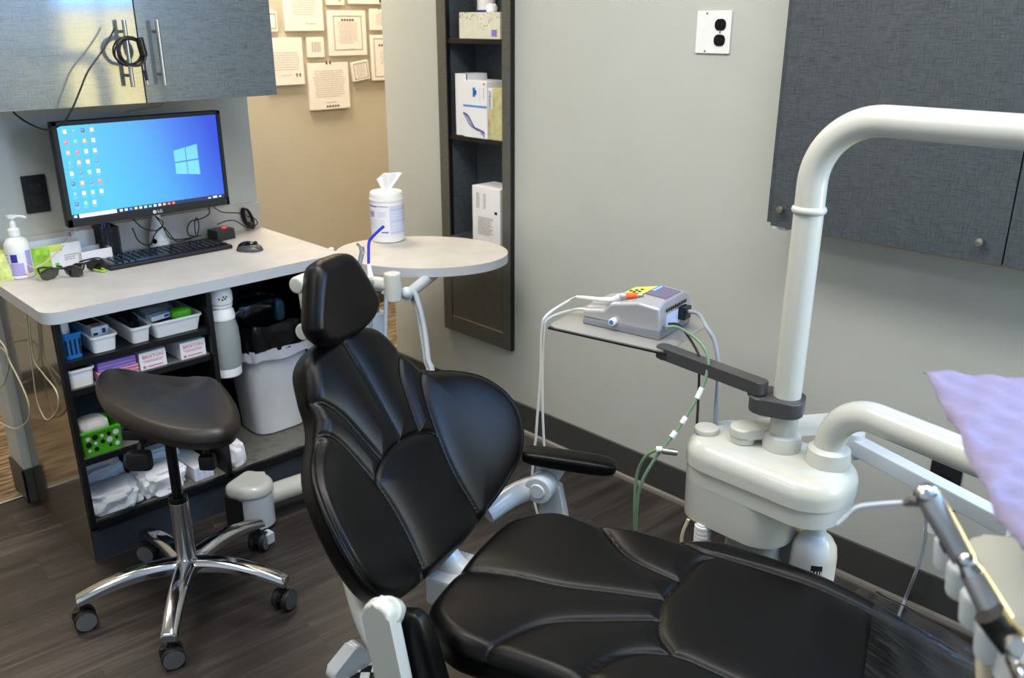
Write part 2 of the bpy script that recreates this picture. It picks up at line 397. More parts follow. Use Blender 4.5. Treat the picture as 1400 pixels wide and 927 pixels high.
# room lamps out of frame: main ceiling panel plus two added fills
def area(name, loc, rot, sx, sy, e, col):
    l = bpy.data.lights.new(name, 'AREA'); l.shape = 'RECTANGLE'; l.size = sx; l.size_y = sy; l.energy = e; l.color = col
    o = bpy.data.objects.new(name, l); COL.objects.link(o); o.location = loc; o.rotation_euler = [math.radians(a) for a in rot]; return o
WARM = (1, .87, .68); NEU = (1, .955, .90); COOL = (.45, .70, 1.0)
area('ceiling_and_fill_light', (.8, 1.5, ZC - .02), (0, 0, 0), .6, 1.2, 40, NEU)
area('ceiling_and_fill_light', (1.15, .2, ZC - .02), (0, 0, 0), .5, 1.2, 22, NEU)  # added overhead fill to lift the right wall, no known fixture
area('ceiling_and_fill_light', (-.7, 1.5, ZC - .02), (0, 0, 0), .6, 1.2, 20, NEU)  # added fill from the left to even out the wall, no known fixture
area('hall_light', (1.9, 3.4, ZC - .02), (0, 0, 0), .5, .5, 40, WARM)
area('hall_light', (.5, 3.4, ZC - .02), (0, 0, 0), .5, .5, 28, WARM)
area('hall_light', (3.6, 3.4, ZC - .02), (0, 0, 0), .5, .5, 28, WARM)
area('daylight', ((W2[0] + W2[1]) / 2, YB - .09, 1.5), (-90, 0, 180), 1.9, 1.2, 5, COOL)
# the side window: blue sky above, sunlit yellow-green yard below
area('daylight', (XW + .12, -.85, 1.86), (0, 90, 0), .62, 1.56, 128, (.16, .44, 1.0))
area('daylight', (XW + .12, -.85, 1.19), (0, 90, 0), .68, 1.56, 52, (1, .84, .32))


wd = bpy.data.worlds.new('world'); SC.world = wd; wd.use_nodes = True
wd.node_tree.nodes['Background'].inputs['Color'].default_value = (.6, .7, .9, 1); wd.node_tree.nodes['Background'].inputs['Strength'].default_value = .3

# ------------------------------------------------------------------ quote canvases in the hallway
random.seed(3)
def hx(x, y): p = at(x, y, 1, YH - .02); return (p.x, p.z)
def canvas(label, cx, cz, w, h, rot=0, lines=8, deco=(), tw=.7, tz=0, th=.5):
    t = thing('quote_canvas', label, 'wall art', (cx, YH, cz - h / 2), 'quote canvases on the hallway wall')
    M = Matrix.Translation(V((cx, YH - .002, cz))) @ Matrix.Rotation(math.radians(rot), 4, 'Y') @ fr((0, 0, 0), (1, 0, 0), (0, 0, 1), (0, -1, 0))
    MB(M_CANV).box((-w / 2, -h / 2, 0), (w / 2, h / 2, .02), .0015, M).build('panel', t)
    e = .0204; q = MB(M_INKG); top = tz + h * th / 2
    for i in range(lines):
        y = top - i * (h * th / max(lines - 1, 1)); x = -w * tw / 2 * random.uniform(.85, 1); x1 = -x * (random.uniform(.6, 1) if i == lines - 1 else 1)
        while x < x1:
            k = min(random.uniform(.006, .018), x1 - x); q.quad([(x, y, e), (x + k, y, e), (x + k, y + .0028, e), (x, y + .0028, e)], M); x += k + .003
    if lines: q.build('lettering', t, flat=True)
    for d in deco:
        k = MB(M_INK)
        if d[0] == 'frame':
            a, b, tt = w / 2 * d[1], h / 2 * d[1], .0028
            for p in ((-a, -b, a, -b + tt), (-a, b - tt, a, b), (-a, -b, -a + tt, b), (a - tt, -b, a, b)): k.quad([(p[0], p[1], e), (p[2], p[1], e), (p[2], p[3], e), (p[0], p[3], e)], M)
            k.build('printed_border', t, flat=True)
        elif d[0] == 'stars': 
            for i in range(d[3]): 
                c = (d[1] + (i - (d[3] - 1) / 2) * .0155, d[2]); pts = []
                for j in range(10):
                    a = math.pi / 2 + j * math.pi / 5; r = .0078 if j % 2 == 0 else .0046; pts.append((c[0] + r * math.cos(a), c[1] + r * math.sin(a), e))
                k.quad(pts, M)
            k.build('star_row', t, flat=True)
        elif d[0] == 'quote': k.text(d[3], d[4], M @ Matrix.Translation(V((d[1], d[2], e)))); k.build('quote_mark', t, flat=True)
        elif d[0] == 'sig':
            k = MB(M_INKG); k.tube([M @ V((d[1] + .012 * i, d[2] + .005 * (-1) ** i * random.random(), e)) for i in range(6)], .0009, 4, 5); k.build('signature', t)
def cpx(x0, y0, x1, y1):  # corner pixels of the canvas -> centre and size on the hall wall
    a = hx(x0, y0); b = hx(x1, y1); return (a[0] + b[0]) / 2, (a[1] + b[1]) / 2, b[0] - a[0], a[1] - b[1]
canvas('large quote canvas with opening quotation marks and five stars, lowest on the hallway wall', *cpx(421, 87, 479, 147), lines=13, th=.55, tw=.8, tz=.01, deco=(('quote', 0, .088, '\u201c', .09), ('stars', .01, -.095, 5), ('sig', -.03, -.075)))
canvas('small tilted square quote canvas with thin border, right of the lowest large one', *cpx(481, 84, 505, 109), rot=-7, lines=8, th=.6, tw=.6, deco=(('frame', .82),))
canvas('quote canvas with a black line border and five stars above its text', *cpx(448, 14, 502, 75), lines=12, th=.45, tw=.55, deco=(('frame', .76), ('stars', 0, .06, 5), ('sig', -.02, -.075)))
canvas('small square quote canvas with faint stars, left of the black-bordered one', *cpx(420, 51, 444, 78), lines=8, th=.45, tw=.65, deco=())
canvas('tall quote canvas with closing quotation marks, beside the upper cabinet edge', *cpx(361, 52, 417, 115), lines=8, th=.36, tw=.8, deco=(('quote', .065, -.085, '\u201d', .08), ('sig', -.03, -.06)))
canvas('large quote canvas cut off by the top of the view, above the tall one', *cpx(385, -40, 443, 42), lines=16, th=.6, tw=.65, tz=.02, deco=(('sig', 0, -.095),))
canvas('small bordered canvas half hidden behind the upper cabinet', *cpx(360, 15, 380, 43), lines=0, deco=(('frame', .75),))
canvas('small quote canvas at the top beside the wide one, with a closing mark', *cpx(446, -20, 471, 7), lines=0, deco=(('quote', .02, -.035, '\u201d', .04),))
canvas('wide quote canvas at the top right with a black flower emblem', *cpx(476, -30, 530, 6), lines=0, deco=(('quote', .085, -.04, '\u2663', .05),))
canvas('small quote canvas at the right edge of the group, above the tall corner one', *cpx(506, 12, 535, 41), lines=7, th=.5, tw=.5, deco=(('quote', -.01, .04, '\u201d', .03),))
canvas('tall quote canvas at the wall corner with three visible stars and a corner bracket', *cpx(507, 48, 550, 108), lines=6, th=.25, tw=.5, deco=(('stars', -.03, .06, 3), ('frame', .85)))

# ------------------------------------------------------------------ upper cabinet (left)
YU = 2.54; xr = 1.454; zb = 1.249; xs_ = 1.042; xl = .63
t = thing('upper_cabinet', 'grey linen-patterned wall cabinet with two long bar handles above the monitor', 'cabinet', (1.03, YP, zb))
MB(M_LAM).box((xl, YU + .02, zb + .003), (xr, YP - .001, ZC - .25), .001).build('body', t)
def bar_handle(par, x, z0, z1, y):
    h = MB(M_STEEL); h.cyl((x, y - .032, z0), (x, y - .032, z1), .0058, bev=.0008)
    for z in (z0 + .03, z1 - .03): h.cyl((x, y - .032, z), (x, y + .001, z), .0042)
    h.build('handle', par, 'brushed steel bar handle')
for a, b, hxp in ((xl, xs_ - .0015, .997), (xs_ + .0015, xr, 1.087)):
    d = MB(M_LAMG if a == xl else M_LAM).box((a, YU, zb), (b, YU + .019, ZC - .25), .0008).build('door', t)
    bar_handle(d, hxp, 1.296, 1.47, YU)
# cable hanging from the left handle
hc = V((1.0, YU - .045, 1.39))
cb = MB(M_BLKM)
for k in range(5):
    r = .036 + .003 * random.random(); ox, oz = random.uniform(-.006, .006), random.uniform(-.005, .005); dy = -.012 + .006 * k
    pts = [hc + V((ox + r * math.cos(a), dy * .5 + .012 * math.sin(a * 1.0 + k), oz + r * math.sin(a) * .95)) for a in np.linspace(0, 2 * math.pi, 26)]
    cb.tube(pts, .0023, 7, 1)
def Yp(x, y, Y): return at(x, y, 1, Y)
cb.tube([Yp(157, 38, YU - .05), Yp(151, 50, YU - .05), Yp(138, 72, YU - .055), Yp(120, 98, YU - .06), Yp(110, 122, YU - .06), Yp(98, 150, YU - .055), Yp(84, 170, YU - .03), Yp(62, 177, YU + .02), Yp(38, 168, YU + .1), Yp(18, 153, YU + .16), Yp(14, 140, YU + .2)], .0024, 8)
cb.tube([Yp(190, 55, YU - .05), Yp(197, 80, YU - .05), Yp(199, 98, YU - .05)], .0022, 8)
o = cb.build('cable'); tag(o, 'black adapter cable coiled over the left bar handle, with a barrel block on it', 'cable')
cb2 = MB(M_BLKG).cyl(Yp(190, 51, YU - .05), Yp(197, 77, YU - .05), .0105, bev=.003); cb2.build('barrel_block', o)
MB(M_BLKM).cyl(Yp(198, 96, YU - .05), Yp(201, 110, YU - .05), .0045, bev=.001).build('plug_sleeve', o)
MB(M_CHROME).cyl(Yp(201, 110, YU - .05), Yp(202, 116, YU - .05), .0028).build('plug_tip', o)
o = MB(M_CREAMC).tube([Yp(178, 153, YP - .02), Yp(186, 152, YP - .03), Yp(200, 150, YP - .04), Yp(212, 148, YP - .04), Yp(222, 143, YP - .05), Yp(228, 132, YP - .05)], .003, 8).build('cable')
tag(o, 'short pale cable under the upper cabinet, just above the monitor', 'cable')

# ------------------------------------------------------------------ desk
YF = 2.362
t = thing('worktop', 'light grey laminate worktop under the monitor and keyboard', 'worktop', (1.08, 2.6, .733))
pts = [(.62, YP - .001), (.62, 2.335 + .045)] + [(.62 + .045 - .045 * math.cos(a), 2.335 + .045 - .045 * math.sin(a)) for a in np.linspace(0, math.pi / 2, 9)][1:] + [(1.52, 2.335), (1.523, YP - .001)]
MB(M_TOPE).prism(pts, .733, .764).build('slab', t)
sl = t.children[0]
MB(M_TOP).prism(pts, .764, .7655).build('top_surface', t)
MB(M_TOP).box((.62, YP - .017, .7655), (1.523, YP - .001, .858), .0015).build('backsplash', t)

t = thing('desk_cabinet', 'black open desk base with shelves on the left and a bin bay on the right', 'cabinet', (1.08, 2.6, 0))
cabm = pbr('glossy_cabinet_side', (66, 58, 46), .16, coat=.6)
MB(M_BLK).box((.645, YF, .113), (.66, YP - .012, .732), .001).mat(cabm).box((.642, YF + .012, .0), (.6455, YP - .012, .7325)).build('side_panel', t, 'glossy brown-grey outer side panel')
MB(M_BLK).box((1.062, YF, .113), (1.078, YP - .012, .732), .001).build('divider', t)
MB(M_BLK).box((1.5, YF, .113), (1.518, YP - .012, .732), .001).build('side_panel', t)
MB(pbr('dark_back', (30, 33, 38), .6)).box((.66, YP - .02, .113), (1.5, YP - .012, .732)).build('back_panel', t)
MB(M_SHELF).box((.66, YF + .014, .113), (1.5, YP - .02, .127)).mat(M_BLK).box((.66, YF, .1), (1.5, YF + .014, .1275), .001).build('bottom_board', t)
for z, x1 in ((.612, 1.062), (.53, 1.062), (.32, 1.062)):
    mt_ = M_BLKM if z > .6 else M_SHELF
    MB(mt_).box((.66, YF + .02, z - .014), (x1, YP - .02, z)).mat(M_BLK).box((.66, YF + .012, z - .018), (x1, YF + .02, z - .0005), .0006).build('shelf', t)
MB(linen('kick_laminate', (58, 66, 76), (42, 48, 56), .4)).box((.645, YF + .012, 0), (1.518, YF + .03, .1)).build('kick_board', t)

# outlet on partition wall
def outlet(label, M, w, h, mat, sock, gx=0, blank=False):
    t = thing('wall_outlet', label, 'outlet', M.translation)
    MB(mat).box((-w / 2, -h / 2, 0), (w / 2, h / 2, .006), .002, M).build('cover_plate', t)
    for s in (1, -1):
        b = MB(sock); pts = rrect(.034, .029, .012, 5, gx, s * .0195); b.prism(pts, .006, .0085, M, .0008)
        b.mat(M_INK)
        for dx in (-.0065, .0065): b.box((gx + dx - .0012, s * .0195 - .003, .0085), (gx + dx + .0012, s * .0195 + .006, .0089), 0, M)
        b.build('socket', t)
    c = MB(M_STEEL if blank else M_BLKM); c.lathe([(.003, .006), (.003, .0068), (0, .0072)], M @ Matrix.Translation(V((gx, 0, 0))), 10)
    if blank:
        for yy in (-.048, .048): c.lathe([(.003, .006), (.003, .0068), (0, .0072)], M @ Matrix.Translation(V((-gx, yy, 0))), 10)
    c.build('screw', t)
    return t
outlet('black wall outlet on the wall left of the monitor', fr((.804, YP, .979), (1, 0, 0), (0, 0, 1), (0, -1, 0)), .068, .112, M_BLKM, pbr('socket_black', (46, 50, 56), .25))
outlet('white double-width wall outlet plate with black sockets, high on the right wall', fr((XW, 1.398, 1.438), (0, -1, 0), (0, 0, 1), (-1, 0, 0)), .108, .108, M_WHITE, M_BLKG, gx=.022, blank=True)
outlet('black wall outlet low on the right wall behind the delivery arm', fr((XW, .625, .375), (0, -1, 0), (0, 0, 1), (-1, 0, 0)), .075, .125, M_BLKM, M_BLKG)

# ------------------------------------------------------------------ monitor
YM = 2.70; mx0, mx1, mz0, mz1 = .828, 1.334, .898, 1.199
t = thing('monitor', 'black flat monitor showing a bright blue desktop with icons', 'monitor', (1.08, YM + .05, .7655))
b = MB(M_BLKM); b.box((mx0, YM + .004, mz0), (mx1, YM + .03, mz1), .003); 
bw = .012
for a, c in (((mx0, YM - .004, mz0), (mx1, YM + .006, mz0 + .024)), ((mx0, YM - .004, mz1 - bw), (mx1, YM + .006, mz1)), ((mx0, YM - .004, mz0), (mx0 + bw + .002, YM + .006, mz1)), ((mx1 - bw, YM - .004, mz0), (mx1, YM + .006, mz1))): b.box(a, c, .0015)
b.mat(M_SILV); FM = lambda x, z, y=-.0045: fr((x, YM + y, z), (1, 0, 0), (0, 0, 1), (0, -1, 0))
b.build('bezel', t)
lg = MB(M_WHITEM); lg.text('LG', .013, FM(1.10, mz0 + .0115)); lg.lathe([(.0055, 0), (.0055, .0003)], FM(1.083, mz0 + .0115), 16); lg.mat(M_BLKM).text('G', .008, FM(1.083, mz0 + .0115, -.0049)); lg.build('maker_logo', t, flat=True)
q = MB(M_SILV2)
for k in range(6): q.box((1.2 + k * .016, YM + .001, mz0 - .002), (1.211 + k * .016, YM + .006, mz0 + .0005))
q.box((1.318, YM - .0046, mz0 + .006), (1.328, YM - .004, mz0 + .0065)); q.box((1.318, YM - .0046, mz0 + .015), (1.328, YM - .004, mz0 + .0155)); q.build('control_buttons', t)
sx0, sx1, sz0, sz1 = mx0 + bw + .002, mx1 - bw, mz0 + .024, mz1 - bw
sc = MB(M_SCREEN).box((sx0, YM + .0025, sz0), (sx1, YM + .004, sz1)).build('screen', t, 'lit screen with blue desktop picture', flat=True)
sy = YM + .0018
def sq(b, u0, v0, u1, v1, sk=0):
    X = lambda u: sx0 + (sx1 - sx0) * u; Z = lambda v_: sz1 - (sz1 - sz0) * v_
    b.quad([(X(u0), sy, Z(v1)), (X(u1), sy, Z(v1)), (X(u1), sy, Z(v0)), (X(u0), sy, Z(v0))])
def em(name, c, s=1.0): return pbr(name, c, .5, emit=s)
E_ = {k: em('glow_' + k, c) for k, c in dict(white=(226, 236, 250), red=(214, 110, 100), orange=(228, 170, 110), yellow=(232, 212, 150), green=(120, 184, 140), blue=(84, 130, 220), dark=(80, 100, 130), pale=(150, 214, 250), mauve=(110, 160, 216), bar=(34, 44, 70)).items()}
lo = MB(em('glow_emblem', (100, 172, 250)))
lx, lz = .70, .50
X = lambda u: sx0 + (sx1 - sx0) * u; Z = lambda v_: sz1 - (sz1 - sz0) * v_
for (u0, u1, a0, b0, a1, b1) in ((.683, .760, .375, .505, .350, .500), (.765, .845, .348, .500, .322, .492), (.683, .760, .520, .645, .515, .662), (.765, .845, .513, .663, .508, .682)):
    lo.quad([(X(u0), sy, Z(b0)), (X(u1), sy, Z(b1)), (X(u1), sy, Z(a1)), (X(u0), sy, Z(a0))])
lo.build('window_emblem', sc, flat=True)
ic = MB(); cols = ['white mauve dark yellow', 'red green orange yellow', 'orange red white yellow', 'mauve orange yellow blue', 'white blue pale white', 'dark orange blue red', 'mauve yellow pale white', 'dark green yellow .']
for r, row in enumerate(cols):
    for c, k in enumerate(row.split()):
        if k == '.': continue
        u = .032 + c * .052; v = .04 + r * .112
        ic.mat(E_[k]); sq(ic, u, v, u + .02, v + .042)
        ic.mat(E_['white']); sq(ic, u + .005, v + .01, u + .012, v + .022) if k != 'white' else None
        ic.mat(E_['mauve']); sq(ic, u - .006, v + .054, u + .028, v + .062); sq(ic, u, v + .068, u + .02, v + .075)
ic.build('desktop_icons', sc, flat=True)
tb = MB(E_['bar']); sq(tb, 0, .955, 1, 1); tb.mat(E_['white'])
sy -= .0002; sq(tb, .045, .958, .27, .998); sq(tb, .015, .966, .03, .99)
for k, c in enumerate('white white blue yellow white pale green white white orange red red'.split()):
    tb.mat(E_[c]); sq(tb, .29 + k * .031, .966, .307 + k * .031, .99)
tb.mat(E_['white']); sq(tb, .88, .975, .90, .985); sq(tb, .915, .966, .945, .974); sq(tb, .915, .979, .945, .986); sq(tb, .96, .968, .972, .985); tb.build('task_bar', sc, flat=True)
# stand
MB(M_BLKM).box((1.03, YM + .03, .98), (1.13, YM + .05, 1.08), .004).box((1.06, YM + .045, 1.01), (1.10, YP - .001, 1.05), .004).build('wall_mount', t)

# keyboard
KB = [at(151, 369, 2, .77), at(318, 338, 2, .77), at(133, 357, 2, .77)]
kx = (KB[1] - KB[0]); kw = kx.length
Mk = fr(KB[0].xy.to_3d() + V((0, 0, .7655)), kx.xy.to_3d(), (0, 1, 0))
t = thing('keyboard', 'black computer keyboard on the worktop below the monitor', 'keyboard', KB[0].xy.to_3d() + V((0, 0, .7655)))
kd = .15
MB(M_BLKM).prism([(0, 0), (kw, 0), (kw + .004, kd), (-.004, kd)], .001, .013, Mk, .003).box((.03, kd - .02, 0), (.06, kd - .01, .004), 0, Mk).build('case', t)
ky = MB(M_BLKG)
for r in range(6):
    y = .014 + r * .0185 + (.006 if r == 5 else 0); x = .008
    while x < kw - .02:
        w = .016
        if r == 0 and abs(x - .085) < .01: w = .11
        if kw * .66 < x < kw * .675 or kw * .81 < x < kw * .825: x += .006
        if r == 5 and random.random() < .15: x += .012; continue
        wv = min(w, kw - .008 - x)
        ky.prism([(x, y), (x + wv, y), (x + wv, y + .0155), (x, y + .0155)], .013, .0185, Mk, 0, 2, [(x + .002, y + .002), (x + wv - .002, y + .002), (x + wv - .002, y + .0145), (x + .002, y + .0145)]); x += w + .003
ky.build('keys', t)
# mouse
mp_ = V((1.325, 2.575, .7655))
t = thing('mouse', 'small black and silver computer mouse on the worktop right of the keyboard', 'mouse', mp_)
Mm = rotz(mp_, 35)
def dome(mb, M, a, b, h, z0=0, seg=28, rings=8, pw=2.4):
    vs = []; fs = []
    for j in range(rings + 1):
        f = j / rings; s_ = math.cos(f * math.pi / 2) ** (2 / pw) if j < rings else 0.0; z = z0 + h * math.sin(f * math.pi / 2)
        for i in range(seg):
            q = 2 * math.pi * i / seg; vs.append((a * s_ * math.copysign(abs(math.cos(q)) ** .85, math.cos(q)), b * s_ * math.copysign(abs(math.sin(q)) ** .85, math.sin(q)), z))
    for j in range(rings):
        for i in range(seg): fs.append((j * seg + i, j * seg + (i + 1) % seg, (j + 1) * seg + (i + 1) % seg, (j + 1) * seg + i))
    fs.append(tuple(range(seg))[::-1]); return mb.add(vs, fs, M)
dome(MB(M_DKMET), Mm, .03, .044, .024, .001).build('body', t)
dome(MB(M_BLKG), Mm @ Matrix.Translation(V((0, .004, .004))), .024, .038, .026).build('top_shell', t)
MB(M_BLKM).cyl(Mm @ V((-.003, -.022, .026)), Mm @ V((.003, -.022, .026)), .006).build('scroll_wheel', t)

# white cone shaped device
c = at(217, 336, 2, .768).xy.to_3d() + V((0, -.012, .7655))
t = thing('camera_dock', 'white cone-shaped device with a black round lens standing under the monitor', 'device', c)
MB(M_WHITE).lathe([(.018, 0), (.030, .001), (.0315, .008), (.031, .03), (.027, .05), (.019, .075), (.013, .1), (.011, .125), (0, .128)], Matrix.Translation(c), 32).build('body', t)
d_ = (EYE - c); d_.z = 0; d_.normalize(); dl = Matrix.Rotation(math.radians(28), 3, 'Z').inverted() @ d_
MB(M_BLKG).lathe([(.0085, 0), (.0085, .003), (.006, .004), (0, .003)], fr(c + dl * .0285 + V((0, 0, .027)), V((0, 0, 1)).cross(dl), (0, 0, 1), dl), 18).build('lens', t)
q = MB(M_DKMET)
for k in range(4):
    dk = Matrix.Rotation(math.radians(14 + 13 * k), 3, 'Z') @ d_; q.ball(c + dk * .031 + V((0, 0, .024)), .0013, seg=8)
q.build('indicator_dots', t)
# speaker box with red led
c = V((1.335, 2.79, .7655)); Ms = rotz(c, 8)
M_CTL = pbr('control_black', (36, 38, 42), .4)
t = thing('control_box', 'small black control box with a red light behind the keyboard', 'device', c)
MB(M_CTL).prism([(-.036, 0), (.036, 0), (.034, .036), (-.034, .036)], -.028, .034, Ms @ fr((0, 0, 0), (1, 0, 0), (0, 0, 1), (0, -1, 0)), .004).build('body', t)
MB(M_REDL).box((.008, -.008, .036), (.022, .004, .038), .001, Ms).build('led', t)
q = MB(M_GREY); q.lathe([(.009, .0362), (.009, .0366), (.0072, .0366), (.0072, .0362)], Ms @ Matrix.Translation(V((-.008, -.005, 0))), 20); q.build('dial_ring', t)
# desk cables
k = MB(M_BLKM)
D = lambda x, y, Y: at(x, y, 1, Y)
k.tube([D(181, 312, 2.75), D(190, 330, 2.78), D(205, 335, 2.8), D(212, 320, 2.78), D(222, 310, 2.78), D(232, 320, 2.8), D(242, 330, 2.79), D(262, 326, 2.8)], .002, 7)
k.tube([D(180, 298, 2.76), D(196, 312, 2.78), D(215, 315, 2.77), D(223, 305, 2.77), D(212, 295, 2.76)], .002, 7)
k.tube([D(212, 295, 2.76), D(222, 308, 2.76), D(232, 325, 2.79), D(250, 327, 2.82), D(275, 322, 2.83)], .002, 7)
tag(k.build('cable'), 'thin black cables looping below the monitor around the white cone device', 'cable')
k = MB(M_BLKM)
k.tube([D(285, 282, 2.74), D(286, 292, 2.76), D(275, 299, 2.8), D(262, 302, 2.8), D(256, 312, 2.82), D(258, 321, 2.82), D(268, 324, 2.82)], .002, 7)
k.tube([D(268, 324, 2.82), D(266, 306, 2.81), D(269, 298, 2.8), D(272, 308, 2.8), D(270, 322, 2.82)], .002, 7)
tag(k.build('cable'), 'black cable looping up from the control box to the monitor edge', 'cable')
k = MB(M_BLKM); cc = at(338, 298, 1, 2.835)
for j in range(7):
    r1, r2 = .012 + .004 * random.random(), .034 + .005 * random.random(); ph = random.uniform(-.1, .1)
    pts = [cc + V((r1 * math.cos(a) + .010 * math.sin(a) * -1 + ph * .02, -.004 * j + .008, r2 * math.sin(a))) for a in np.linspace(0, 2 * math.pi, 20)]
    k.tube(pts, .002, 6, 1)
k.tube([D(292, 283, 2.74), D(304, 290, 2.78), D(322, 291, 2.82), D(333, 292, 2.83)], .002, 7)
k.tube([D(297, 307, 2.8), D(310, 302, 2.8), D(322, 302, 2.8), D(335, 310, 2.82), D(345, 311, 2.83), D(352, 305, 2.83), D(347, 298, 2.83), D(338, 296, 2.83)], .002, 7)
k.cyl(cc + V((-.008, -.02, -.018)), cc + V((.01, -.02, -.022)), .009)
tag(k.build('cable'), 'black cable coil bundled at the right end of the worktop backsplash', 'cable')

# soap bottle
c = at(31, 378, 2, .766).xy.to_3d() + V((0, 0, .7655))
t = thing('lotion_bottle', 'white pump bottle with purple label on the left end of the worktop', 'bottle', c)
Mc = rotz(c, -45)
MB(M_WHITE).lathe([(.03, 0), (.0335, .003), (.034, .01), (.034, .085), (.0325, .1), (.026, .112), (.014, .12), (.012, .124)], Mc, 36).build('body', t)
lb = MB(M_LAV); 
def wrap(mb, M, R, a0, a1, z0, z1, n=10):
    vs = []; fs = []
    for i in range(n + 1):
        a = math.radians(a0 + (a1 - a0) * i / n); vs += [(R * math.cos(a), R * math.sin(a), z0), (R * math.cos(a), R * math.sin(a), z1)]
    for i in range(n): fs.append((2 * i, 2 * i + 2, 2 * i + 3, 2 * i + 1))
    return mb.add(vs, fs, M)
RC = rotz(c, math.degrees(math.atan2(-c.y, -c.x)))
wrap(lb.mat(M_WHITEM), RC, .0343, -75, 40, .012, .08); wrap(lb.mat(M_LAV), RC, .0345, -45, 15, .016, .048); wrap(lb.mat(M_PURP), RC, .0345, -70, 20, .012, .015)
wrap(lb.mat(M_LAV), RC, .0345, 30, 62, .02, .082); wrap(lb.mat(M_ORG), RC, .0346, 32, 60, .016, .019); wrap(lb.mat(M_NAVY), RC, .0347, -38, -8, .05, .074)
for j in range(6): wrap(lb.mat(M_LAV), RC, .0346, -68, -50, .02 + j * .01, .023 + j * .01)
lb.build('label_print', t, 'purple and white label')
MB(M_WHITE).lathe([(.0165, .122), (.0165, .14), (.013, .144), (.009, .146), (.0085, .16), (.006, .162), (.005, .172), (.013, .174), (.0135, .181), (0, .184)], Mc, 24).build('pump_cap', t)
MB(M_WHITE).tube([c + V((0, 0, .177)), c + V((.02, -.016, .178)), c + V((.032, -.026, .174))], .004, 8).build('nozzle', t)

# wipes packs / boxes at back of worktop
def boxthing(name, label, cat, M, sz, mat, prints=(), group=None, bev=.0015, open_top=False, inner=None, parts=()):
    t = thing(name, label, cat, M.translation, group)
    x, y, z = sz
    b = MB(mat)
    if not open_top: b.box((-x / 2, -y / 2, 0), (x / 2, y / 2, z), bev, M)
    else:
        w = .0025
        b.box((-x / 2, -y / 2, 0), (x / 2, y / 2, w), 0, M)
        for a, c in (((-x / 2, -y / 2, 0), (x / 2, -y / 2 + w, z)), ((-x / 2, y / 2 - w, 0), (x / 2, y / 2, z)), ((-x / 2, -y / 2, 0), (-x / 2 + w, y / 2, z)), ((x / 2 - w, -y / 2, 0), (x / 2, y / 2, z))): b.box(a, c, 0, M)
    b.build('box', t)
    if prints:
        for nm, lst in prints.items():
            p = MB()
            for it in lst:
                face, mt, u0, v0, u1, v1 = it[:6]; p.mat(mt); e = .0006
                def F_(u, v):
                    if face == 'f': return (-x / 2 + x * u, -y / 2 - e, z * v)
                    if face == 'l': return (-x / 2 - e, y / 2 - y * u, z * v)
                    if face == 't': return (-x / 2 + x * u, -y / 2 + y * v, z + e)
                    if face == 'r': return (x / 2 + e, -y / 2 + y * u, z * v)
                if len(it) > 6:
                    q0 = V(F_((u0 + u1) / 2, (v0 + v1) / 2)); xd = V(F_(1, 0)) - V(F_(0, 0)); yd = V(F_(0, 1)) - V(F_(0, 0))
                    p.text(it[6], abs(v1 - v0) * z * 1.2, M @ fr(q0, xd, yd))
                else: p.quad([F_(u0, v0), F_(u1, v0), F_(u1, v1), F_(u0, v1)], M)
            p.build(nm, t, flat=True)
    return t
def lines(face, mt, u0, v0, u1, v1, n, f=.45):
    h = (v1 - v0) / n; return [(face, mt, u0, v0 + i * h, u0 + (u1 - u0) * random.uniform(.7, 1), v0 + i * h + h * f) for i in range(n)]
boxthing('wipes_box', 'open green and white cardboard box with green lining behind the lotion bottle', 'box', rotz((.80, 2.80, .7655), 2), (.14, .09, .078), M_WHITEM,
         {'printed_label': [('f', M_GRBOX, 0, 0, .35, 1), ('f', M_GREENL, .35, .75, .6, 1), ('f', M_GREEN, .42, .08, .5, .3)] + lines('f', M_INKG, .62, .35, .9, .6, 3)}, open_top=True)
o = MB(M_GRBOX); dome(o, Matrix.Translation(V((.8, 2.8, .785))), .055, .03, .043); tag(o.build('wipes_pack'), 'bright green crumpled pack sitting inside the open green box', 'pack')
o = MB(pbr('floral_pack', (204, 216, 128), .5, var=.3, vscale=45)); Mq = rotz((.668, 2.80, .7655), 5); dome(o, Mq, .05, .06, .075, 0, 24, 8, 4); tag(o.build('wipes_pack'), 'floral green pack with orange spots at the far left behind the lotion bottle', 'pack')
boxthing('card_box', 'white open-top card box between the green box and the pen holder', 'box', rotz((.905, 2.775, .7655), 3), (.095, .07, .046), M_WHITEM, {}, open_top=True)
o = MB(M_WHITEM); o.box((.875, 2.838, .766), (.975, 2.842, .855), 0); tag(o.build('paper_card'), 'pale printed card leaning on the backsplash behind the white card box', 'card')
# pen holder
c = V((.968, 2.81, .7655)); t = thing('pen_holder', 'black mesh pen holder with pens, left under the monitor', 'pen holder', c)
b = MB(M_BLKM); x0, y0, hh = .026, .036, .10
for i in range(13):
    f = -x0 + 2 * x0 * i / 12
    for s in (-1, 1):
        b.box((c.x + f - .0012, c.y + s * y0 - .001, c.z), (c.x + f + .0012, c.y + s * y0 + .001, c.z + hh)); b.box((c.x + s * x0 - .001, c.y + f - .0012, c.z), (c.x + s * x0 + .001, c.y + f + .0012, c.z + hh))
for z in (0, .02, .04, .06, .08, .098):
    for s in (-1, 1):
        b.box((c.x - x0, c.y + s * y0 - .0015, c.z + z), (c.x + x0, c.y + s * y0 + .0015, c.z + z + .002)); b.box((c.x + s * x0 - .0015, c.y - y0, c.z + z), (c.x + s * x0 + .0015, c.y + y0, c.z + z + .002))
b.box((c.x - x0, c.y - y0, c.z), (c.x + x0, c.y + y0, c.z + .003)); b.build('mesh_cup', t)
